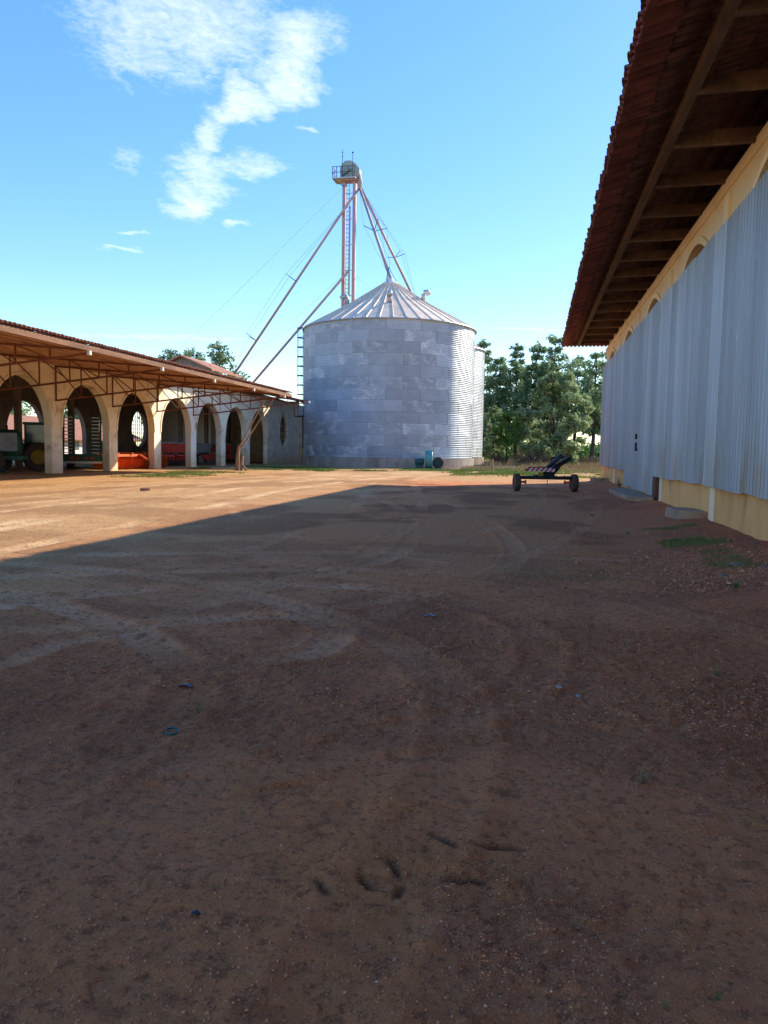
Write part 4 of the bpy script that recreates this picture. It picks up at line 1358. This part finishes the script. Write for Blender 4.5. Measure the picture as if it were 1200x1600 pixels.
# ------------------------------------------------------------------ trees and plants
def leaf_cloud(clumps, size, n, flat=.5, droop=0.0, seed=0):
    """many small leaf quads filling ellipsoid clumps (cx,cy,cz,rx,ry,rz)"""
    g = np.random.default_rng(seed)
    C_ = np.array(clumps)
    vol = (C_[:, 3] * C_[:, 4] * C_[:, 5]) ** .72
    idx = g.choice(len(C_), n, p=vol / vol.sum())
    d = g.normal(size=(n, 3)); d /= np.linalg.norm(d, axis=1)[:, None]
    rad = g.random(n) ** .42 * (1 + .12 * g.normal(size=n))
    p = C_[idx, :3] + d * rad[:, None] * C_[idx, 3:6]
    nrm = d * .6 + g.normal(size=(n, 3)) * .7 + np.array([0, 0, flat])
    nrm /= np.linalg.norm(nrm, axis=1)[:, None]
    a = np.cross(nrm, g.normal(size=(n, 3))); a /= np.linalg.norm(a, axis=1)[:, None]
    b = np.cross(nrm, a)
    s = size * g.uniform(.6, 1.35, n)[:, None]
    q = np.stack([p - a * s, p + b * s * .45 - a * s * .1, p + a * s, p - b * s * .45 + a * s * .1], 1)
    return q.reshape(-1, 3), np.arange(n * 4).reshape(n, 4)


def make_tree(name, label, x, y, h, w, kind, mat, leaf, n, seed, group, trunk_h=None):
    g = random.Random(seed)
    z0 = gz(x, y) if abs(x) < 60 and y < 100 else 0
    t = thing(name, label, 'tree', (x, y, z0), group=group)
    clumps, limbs = [], []
    tr_r = h * .014 + .05
    lean = (g.uniform(-.4, .4), g.uniform(-.4, .4))
    tx = lambda z: (lean[0] * z / h + .12 * math.sin(z * .6 + seed), lean[1] * z / h, z)
    if kind == 'conifer':
        base = (trunk_h if trunk_h is not None else .22) * h
        k = 0
        z = base
        while z < h * .97:
            f = (z - base) / (h - base)
            rad = w * .60 * (1.0 - f ** 1.9 * .80) * g.uniform(.5, 1.15)
            m = g.choice((3, 4, 4, 5)) if f < .85 else 3
            a0 = g.uniform(0, 6.28)
            for q in range(m):
                a = a0 + 6.28 * q / m + g.uniform(-.4, .4)
                rr = rad * g.uniform(.6, 1.1)
                ez = z + rr * g.uniform(.15, .45)
                px, py, _ = tx(z)
                limbs.append(((px, py, z), (px + rr * .9 * math.cos(a), py + rr * .9 * math.sin(a), ez)))
                for u in (.55, .95):
                    if g.random() < .88:
                        clumps.append((px + rr * u * math.cos(a), py + rr * u * math.sin(a), z + (ez - z) * u + .1, .25 * rad + .32, .25 * rad + .32, .21 * rad + .30))
            z += h * g.uniform(.05, .09)
        clumps.append((*tx(h * .97)[:2], h * .97, .5, .5, .8))
    else:
        base = (trunk_h if trunk_h is not None else .25) * h
        for k in range(95):
            a, f = g.uniform(0, 6.28), g.random()
            z = base + (h - base) * (f * .98)
            prof = math.sin(math.pi * min(1, .18 + .80 * f)) ** .6
            rr = w / 2 * prof * g.uniform(.35, .95)
            px, py = rr * math.cos(a), rr * math.sin(a)
            s = w * g.uniform(.045, .105)
            clumps.append((px, py, z - s * .5, s, s, s * .8))
            if k % 5 == 0:
                limbs.append(((0, 0, base * .8 + (z - base) * .35), (px * .9, py * .9, z - s * .4)))
    top_ = h * .95 if kind == 'conifer' else h * .72
    pts = [tx(top_ * q / 8) for q in range(9)]
    pts[0] = (pts[0][0], pts[0][1], -.3)
    MB().tube(pts, [tr_r * (1.25 - 1.1 * q / 8) for q in range(9)], 8).build('trunk', 'bark', t, world=False, smooth=True)
    mb = MB()
    for a, b in limbs:
        a, b = Vector(a), Vector(b)
        mb.tube([a, a.lerp(b, .5) + Vector((0, 0, .15)), b], [tr_r * .32, tr_r * .2, tr_r * .08], 5, cap=False)
    o = mb.build('limbs', 'bark', t, world=False)
    v, f_ = leaf_cloud(clumps, leaf, n, seed=seed)
    link('crown', np_mesh('crown', v, f_, mat), t)
    return t


def at_px(px, y):                       # lateral position of a plant from its bearing
    return math.tan(math.atan((px - 600) / 1200) - CAM_YAW) * y


GT = 'pine trees beyond the yard'
conifers = [
    (752, 128, 20.0, 6.0, 'dark pine rising directly behind the rear silo'),
    (775, 122, 16.0, 5.5, 'dark shorter pine next to the rear silo, right of it'),
    (803, 130, 19.5, 7.0, 'tall pointed pine left of the tallest pine'),
    (829, 126, 19.0, 6.0, 'narrow pine between two tall pines behind the broad tree'),
    (856, 124, 19.6, 8.5, 'tallest pine with wide dark top behind the broad leafy tree'),
    (893, 132, 17.5, 7.5, 'open pine with gaps of sky right of the broad leafy tree'),
    (922, 118, 16.3, 7.0, 'slender airy pine second from the warehouse wall'),
    (946, 124, 17.0, 7.5, 'pine rising right beside the far end of the warehouse wall'),
    (968, 130, 17.0, 7.0, 'pine mostly hidden behind the warehouse corner'),
]
for i, (px, y, h, w, lab) in enumerate(conifers):
    make_tree('pine_tree', lab, at_px(px, y), y, h, w, 'conifer', 'needle', .30, 6800 if i not in (5, 6, 7) else 4600, 100 + i, GT, trunk_h=.18 if i < 5 else .28)
make_tree('broad_tree', 'broad grey-green leafy tree standing in front of the pines', at_px(863, 88), 88, 10.6, 9.4, 'broad', 'leaf', .20, 22000, 31, None, trunk_h=.10)
make_tree('broad_tree', 'small bright green tree on a thin dark trunk near the rear silo', at_px(789, 84), 84, 5.9, 3.4, 'broad', 'leaf_bright', .17, 3800, 32, None, trunk_h=.42)
make_tree('broad_tree', 'dark rounded tree close to the right edge of the rear silo', at_px(768, 98), 98, 7.4, 4.4, 'broad', 'leaf', .19, 5000, 33, None, trunk_h=.15)
for i, (px, y, h, w, lab) in enumerate([(345, 118, 19.0, 9.5, 'tall pine topping the machine house roof on its right'), (306, 122, 18.0, 9.0, 'pine just behind the peak of the machine house roof'), (266, 120, 17.6, 9.5, 'pine left of the machine house above the shed roof')]):
    make_tree('pine_tree', lab, at_px(px, y), y, h, w, 'conifer', 'needle', .30, 6500, 200 + i, 'pine trees behind the shed', trunk_h=.2)
for i, (px, y, h, w) in enumerate([(20, 100, 9, 9), (95, 104, 8.5, 8), (150, 108, 9, 9)]):
    make_tree('broad_tree', ['leafy tree behind the farmhouse seen through the leftmost arch', 'leafy tree behind the farmhouse seen through the second arch, left', 'leafy tree behind the farmhouse seen through the second arch, right'][i],
              at_px(px, y), y, h, w, 'broad', 'leaf', .26, 3500, 300 + i, 'trees behind the farmhouse', trunk_h=.1)


def blades(n, xf, h0, h1, wd, seed, lean=.5):
    """n grass blades; xf gives positions (k,2)"""
    g = np.random.default_rng(seed)
    p = xf(g, n)
    z = ground_fields(p[:, 0], p[:, 1])[0]
    n = len(p)
    h = g.uniform(h0, h1, n)
    a = g.uniform(0, 6.283, n)
    dx, dy = np.cos(a), np.sin(a)
    b = np.stack([p[:, 0], p[:, 1], z - .01], 1)
    tip = b + np.stack([dx * h * lean * g.random(n), dy * h * lean * g.random(n), h], 1)
    s = np.stack([-dy, dx, np.zeros(n)], 1) * wd
    v = np.stack([b - s, b + s, tip], 1).reshape(-1, 3)
    return v, np.arange(n * 3).reshape(n, 3)


def patchy(x0, x1, y0, y1, thr, sc=.35, seed=5):
    def fn(g, n):
        p = np.stack([g.uniform(x0, x1, n * 3), g.uniform(y0, y1, n * 3)], 1)
        k = fbm(p[:, 0], p[:, 1], sc, 4, seed) > thr
        return p[k][:n]
    return fn


def join(parts):
    V, F, o = [], [], 0
    for v, f in parts:
        V.append(v); F.append(f + o); o += len(v)
    return np.concatenate(V), np.concatenate(F)


v, f = join([blades(16000, patchy(-13, 16, 55, 65.3, .52), .05, .16, .025, 1), blades(30000, patchy(-5.3, 20, 50, 84, .47), .05, .2, .03, 2),
             blades(5000, patchy(-22.5, -17.5, 36, 50, .55), .03, .12, .02, 3), blades(9000, patchy(-25, -14, 52, 64, .56), .04, .14, .025, 4),
             blades(2600, patchy(2.2, 3.3, 13.2, 16.5, .42, .9, 8), .02, .07, .006, 6), blades(1200, patchy(2.4, 3.0, 10.4, 12.6, .50, .9, 9), .02, .06, .006, 7),
             blades(700, patchy(-.4, 1.2, 9.6, 10.6, .55, .9, 12), .01, .04, .006, 9)])
o = link('grass', np_mesh('grass', v, f, 'grass')); o['kind'] = 'stuff'
tag(o, 'short green grass in patches around the silos and yard edges', 'grass')
v, f = join([blades(26000, patchy(-5, 22, 76, 118, .42, .2), .25, .8, .035, 21), blades(9000, patchy(-6, 20, 62, 80, .50, .25), .12, .4, .03, 22)])
o = link('dry_grass', np_mesh('dry_grass', v, f, 'grass_dry')); o['kind'] = 'stuff'
tag(o, 'tall straw coloured dry grass at the foot of the trees', 'dry grass')
cr = np.random.default_rng(77)
cl = [(cr.uniform(-40, 70), cr.uniform(150, 190), cr.uniform(.6, 2.6), 2.4, 2.0, 1.1) for _ in range(620)]
v, f = leaf_cloud(cl, .45, 34000, seed=9)
o = link('crop_field', np_mesh('crop_field', v, f, 'crop')); o['kind'] = 'stuff'
tag(o, 'bright green crop field behind the tree trunks', 'crop')


cl = [(cr.uniform(-160, 190), cr.uniform(300, 340), cr.uniform(1, 4.5), 7, 5, 2.6) for _ in range(300)]
v, f = leaf_cloud(cl, .9, 24000, seed=19)
o = link('added_far_wood', np_mesh('added_far_wood', v, f, M['wood_far'])); o['kind'] = 'stuff'  # tree belt added to cut the horizon glare between the trunks
tag(o, 'low belt of trees added along the horizon against sky glare', 'wood')


def brush(label, x, y, w, h, n, seed):
    g = random.Random(seed)
    t = thing('dry_bush', label, 'bush', (x, y, gz(x, y)), group='dead brush piles')
    mb = MB()
    for k in range(n):
        a = g.uniform(0, 6.28); r = g.uniform(0, w / 2) * .5
        b = Vector((r * math.cos(a), r * math.sin(a), 0))
        a2 = a + g.uniform(-.8, .8)
        e = b + Vector((w * .5 * g.random() * math.cos(a2), w * .5 * g.random() * math.sin(a2), h * g.uniform(.4, 1)))
        mb.tube([b, b.lerp(e, .5) + Vector((0, 0, h * .1)), e], [.02, .014, .006], 4, cap=False)
    mb.build('twigs', 'bark', t, world=False)
    v, f = leaf_cloud([(0, 0, h * .45, w * .5, w * .4, h * .45)], .10, n * 9, seed=seed)
    link('leaves', np_mesh('leaves', v, f, 'twig'), t)


brush('reddish dead brush pile between the small tree and the broad tree', at_px(824, 82), 82, 4.2, 1.9, 110, 5)
brush('grey dead brush close to the foot of the rear silo', at_px(777, 86), 86, 2.4, 1.5, 60, 6)
brush('brown dead brush under the pines beside the warehouse end', at_px(920, 92), 92, 4, 1.4, 80, 7)
for i, (px, y, h, lab) in enumerate([(768, 61.6, 1.0, 'thin wooden fence post on the lawn below the rear silo'), (936, 76, 1.1, 'thin wooden fence post on the lawn by the warehouse end')]):
    o = link('fence_post', MB().tube([(0, 0, -.2), (.02, 0, h * .5), (.0, .01, h)], [.08, .075, .06], 8).mesh('fence_post', 'post_wood'), None, (at_px(px, y), y, 0))
    tag(o, lab, 'post')

# ------------------------------------------------------------------ small things on the ground
def rock_mesh(sx, sy, sz, seed, mat):
    g = np.random.default_rng(seed)
    import bmesh
    bm = bmesh.new()
    bmesh.ops.create_icosphere(bm, subdivisions=2, radius=1)
    for v in bm.verts:
        k = 1 + .22 * (g.random() - .5) + .25 * math.sin(3 * v.co.x + seed) * math.cos(2.4 * v.co.y + seed)
        v.co = Vector((v.co.x * k * sx, v.co.y * k * sy, max(-.6, min(.62, v.co.z)) * k * sz))
    me = bpy.data.meshes.new('rock')
    bm.to_mesh(me); bm.free()
    me.materials.append(M[mat])
    return me


def slab_at(name, label, cat, x, y, sx, sy, sz, rz, mat, seed, lift=.4):
    g = random.Random(seed)
    vs = []
    for z in (-1, 1):
        for (a, b) in ((-1, -1), (0, -1.05), (1, -1), (1.04, 0), (1, 1), (.1, 1.06), (-1, 1), (-1.03, .1)):
            vs.append((a * sx / 2 * g.uniform(.9, 1.06), b * sy / 2 * g.uniform(.9, 1.06), z * sz / 2 + g.uniform(-.02, .02) * sz))
    mb = MB().add(vs, [tuple(range(7, -1, -1)), tuple(range(8, 16))] + [(k, (k + 1) % 8, 8 + (k + 1) % 8, 8 + k) for k in range(8)])
    o = link(name, mb.mesh(name, mat), None, (x, y, gz(x, y) + sz * (lift - .25)), (R(g.uniform(-2, 2)), R(g.uniform(-2, 2)), rz), bevel=min(.02, sz * .2))
    return tag(o, label, cat)


slab_at('doorstep_slab', 'long worn concrete doorstep below the metal sliding door', 'slab', 3.25, 27.3, .8, 3.6, .16, R(3), 'slab', 1, .5)
slab_at('doorstep_slab', 'tilted broken concrete slab in front of the doorstep by the gap', 'slab', 3.30, 24.6, .75, 1.3, .14, R(-8), 'slab', 2, .55)
slab_at('concrete_block', 'thick square concrete block against the warehouse plinth', 'block', 3.42, 18.2, .62, 1.15, .24, R(4), 'slab', 3, .5)
slab_at('concrete_block', 'flat concrete step at the far corner of the warehouse', 'block', 3.35, 40.5, .7, 2.2, .22, R(0), 'slab', 4, .5)
o = slab_at('brick', 'single broken brick lying on the sunlit part of the yard', 'brick', -13.6, 25.4, .34, .14, .12, R(20), 'brickred', 5, .6)

rk = []
rocks = [(3.3, 11.2, .10, 'flat reddish rock by the warehouse plinth, in the rubble'), (3.05, 10.7, .09, 'pale rock in the rubble strip nearest the right edge'), (2.75, 11.0, .075, 'small rock in the rubble strip left of the flat reddish rock'),
         (3.5, 13.0, .08, 'rock at the wall foot beyond the rubble strip'), (1.9, 15.9, .08, 'lone flat rock beside the grass patch'), (2.4, 10.2, .06, 'small pale stone in front of the rubble strip'), (1.55, 20.5, .07, 'lone stone left of the doorstep'),
         (.22, 5.1, .028, 'left of two small pale pebbles side by side in the foreground'), (.34, 5.02, .024, 'right of two small pale pebbles side by side in the foreground')]
for i, (x, y, s, lab) in enumerate(rocks):
    o = link('stone', rock_mesh(s, s * .75, s * .5, i, 'stone' if i < 7 else 'concrete'), None, (x, y, gz(x, y) + s * .12), (0, 0, i * 1.3))
    tag(o, lab, 'stone')

# loose pebbles and clods
g = np.random.default_rng(3)
ico_v = np.array([(1, 0, 0), (-1, 0, 0), (0, 1, 0), (0, -1, 0), (0, 0, 1), (0, 0, -.4)], float)
ico_f = np.array([(0, 2, 4), (2, 1, 4), (1, 3, 4), (3, 0, 4), (2, 0, 5), (1, 2, 5), (3, 1, 5), (0, 3, 5)])


def pebbles(n, x0, x1, y0, y1, s0, s1, seed, base=.12, extra=None):
    g = np.random.default_rng(seed)
    yy = y0 * (y1 / y0) ** g.random(n * 3)
    xx = g.uniform(x0, x1, n * 3) * np.clip(yy / y1 * 2.2, .25, 1)
    _, tr_, gr_, _ = ground_fields(xx, yy)
    w = base + .9 * gr_ - .5 * tr_
    if extra is not None:
        w = w + extra(xx, yy)
    k = g.random(len(xx)) < w
    xx, yy = xx[k][:n], yy[k][:n]
    m = len(xx)
    zz_ = ground_fields(xx, yy)[0]
    s = s0 * (s1 / s0) ** (g.random(m) ** 2.2)
    P = ico_v[None] * g.uniform(.6, 1.25, (m, 6, 1)) * s[:, None, None]
    P[:, :, 2] *= .62
    a = g.uniform(0, 6.28, m); ca, sa = np.cos(a)[:, None], np.sin(a)[:, None]
    X_, Y_ = P[:, :, 0] * ca - P[:, :, 1] * sa, P[:, :, 0] * sa + P[:, :, 1] * ca
    v = np.stack([X_ + xx[:, None], Y_ + yy[:, None], P[:, :, 2] + zz_[:, None]], 2)
    f = (ico_f[None] + (np.arange(m) * 6)[:, None, None]).reshape(-1, 3)
    return v.reshape(-1, 3), f


def pebble_mat():
    t = NT('loose_pebbles')
    gm = t.n.new('ShaderNodeNewGeometry')
    r_ = gm.outputs['Random Per Island']
    c = t.mix(t.ramp(r_, 0, .8, smooth=False), (.36, .13, .06), (.66, .26, .12))
    c = t.mix(t.ramp(r_, .975, 1.0), c, (.70, .42, .27))
    return t.done(c, .95, 0, .15)


M['pebble'] = pebble_mat()
rub = lambda x, y: .9 * (sstep(1.2, 2.6, x) * (1 - sstep(11.5, 13.5, y)) * sstep(9.2, 10.2, y))
v, f = join([pebbles(90000, -5, 3.4, 1.7, 9, .002, .0095, 1, .30), pebbles(16000, -7, 3.4, 4.5, 22, .006, .018, 2, .10), pebbles(1500, 0.6, 3.6, 9, 30, .012, .045, 3, .05, rub), pebbles(5000, .4, 3.7, 9.0, 12.5, .008, .03, 4, .0, rub)])
o = link('loose_gravel', np_mesh('loose_gravel', v, f, 'pebble')); o['kind'] = 'stuff'
tag(o, 'loose reddish gravel and clods scattered over the dirt yard', 'gravel')

# litter and weeds
def strip(name, label, pts, w, mat, loc):
    vs, fs = [], []
    for i, (x, y, z) in enumerate(pts):
        d = Vector(pts[min(i + 1, len(pts) - 1)]) - Vector(pts[max(0, i - 1)])
        s = Vector((-d.y, d.x, 0)).normalized() * w / 2
        for e in (.0, .004):
            vs += [(x + s.x, y + s.y, z + e), (x - s.x, y - s.y, z + e)]
    for i in range(len(pts) - 1):
        b = i * 4
        fs += [(b + 2, b + 3, b + 7, b + 6), (b, b + 4, b + 5, b + 1), (b, b + 2, b + 6, b + 4), (b + 1, b + 5, b + 7, b + 3)]
    o = link(name, MB().add(vs, fs).mesh(name, mat), None, (loc[0], loc[1], gz(*loc) + .008))
    return tag(o, label, 'litter')


strip('plastic_strip', 'dark blue scrap of plastic lying left of the foreground wheel track', [(-.05, 0, .002), (-.02, .012, .012), (.02, .004, .014), (.05, -.012, .003)], .035, 'blue_litter', (-2.19, 4.6))
o = link('bottle_ring', MB().lathe([(.028, 0), (.034, 0), (.034, .012), (.028, .012)], 20, closed=True).mesh('bottle_ring', 'bluegreen_litter'), None, (-1.91, 3.84, gz(-1.91, 3.84) + .014), (R(12), R(8), 0))
tag(o, 'small green plastic ring lying on the dirt in the foreground', 'litter')
strip('plastic_scrap', 'small black scrap lying in the middle of the yard', [(-.05, 0, .0), (0, .02, .018), (.05, .0, .004)], .05, 'blue_litter', (-.91, 7.12))
strip('plastic_scrap', 'tiny dark blue scrap near the right edge of the foreground', [(-.03, 0, 0), (0, .01, .01), (.03, 0, 0)], .03, 'blue_litter', (1.62, 4.75))
strip('plastic_scrap', 'tiny grey-blue scrap in the lower left foreground', [(-.012, 0, 0), (0, .006, .006), (.014, 0, 0)], .018, 'blue_litter', (-1.08, 2.33))


def weed(label, x, y, h, n, seed, mat='grass', flat=.8):
    g = random.Random(seed)
    vs, fs = [], []
    for k in range(n):
        a = g.uniform(0, 6.28); L = h * g.uniform(.6, 1.2); e = g.uniform(.2, flat)
        dx, dy = math.cos(a), math.sin(a)
        w = h * .045
        for j, (r_, zf) in enumerate(((0, 0), (.5, .75), (1, .8 + (1 - e) * .3))):
            ww = w * (1, .9, .1)[j]
            c = (dx * L * r_ * e, dy * L * r_ * e, L * zf * (1.15 - e))
            vs += [(c[0] - dy * ww, c[1] + dx * ww, c[2]), (c[0] + dy * ww, c[1] - dx * ww, c[2])]
        b = k * 6
        fs += [(b, b + 1, b + 3, b + 2), (b + 2, b + 3, b + 5, b + 4)]
    o = link('grass_tuft', MB().add(vs, fs).mesh('grass_tuft', mat), None, (x, y, gz(x, y) - .003))
    return tag(o, label, 'weed')


weed('yellowish grass tuft with long blades right of centre in the foreground', .56, 3.74, .09, 16, 1, 'grass_dry')
weed('small green weed right of centre, beyond the yellowish tuft', 1.35, 5.75, .07, 12, 2)
weed('tiny green weed at the bottom edge, right of two', .58, 2.28, .035, 9, 3, 'leaf_bright')
weed('tiny green weed at the bottom edge, left of two', .42, 2.20, .032, 9, 4, 'leaf_bright')
weed('sprawling pale green grass sprig near the green plastic ring', -1.88, 4.12, .10, 9, 5, 'grass', 1.1)
weed('low dark green weed at the edge of the rubble near the right border', 2.85, 8.6, .10, 26, 6, 'leaf_bright')
weed('wide low dark weed left of the rubble strip', 2.35, 9.35, .12, 40, 7, 'leaf_bright', 1.0)
weed('low green weed in the middle of the rubble at far right', 3.2, 8.7, .09, 24, 8, 'leaf_bright')
weed('green weed growing at the plinth left of the sliding door', 3.55, 33.0, .45, 30, 9, 'leaf')
for (x, y, a, L, lab) in ((.98, 3.02, -50, .11, 'short bent dry straw lying right of centre near the bottom'), (.98, 3.43, 5, .13, 'straight dry straw lying level in the right foreground')):
    p = [(math.cos(R(a)) * L * (t - .5), math.sin(R(a)) * L * (t - .5) + .012 * math.sin(3 * t), .006 + .008 * math.sin(3.1 * t)) for t in (0, .33, .66, 1)]
    o = link('straw', MB().tube(p, .0022, 5).mesh('straw', 'grass_dry'), None, (x, y, gz(x, y) + .006))
    tag(o, lab, 'straw')
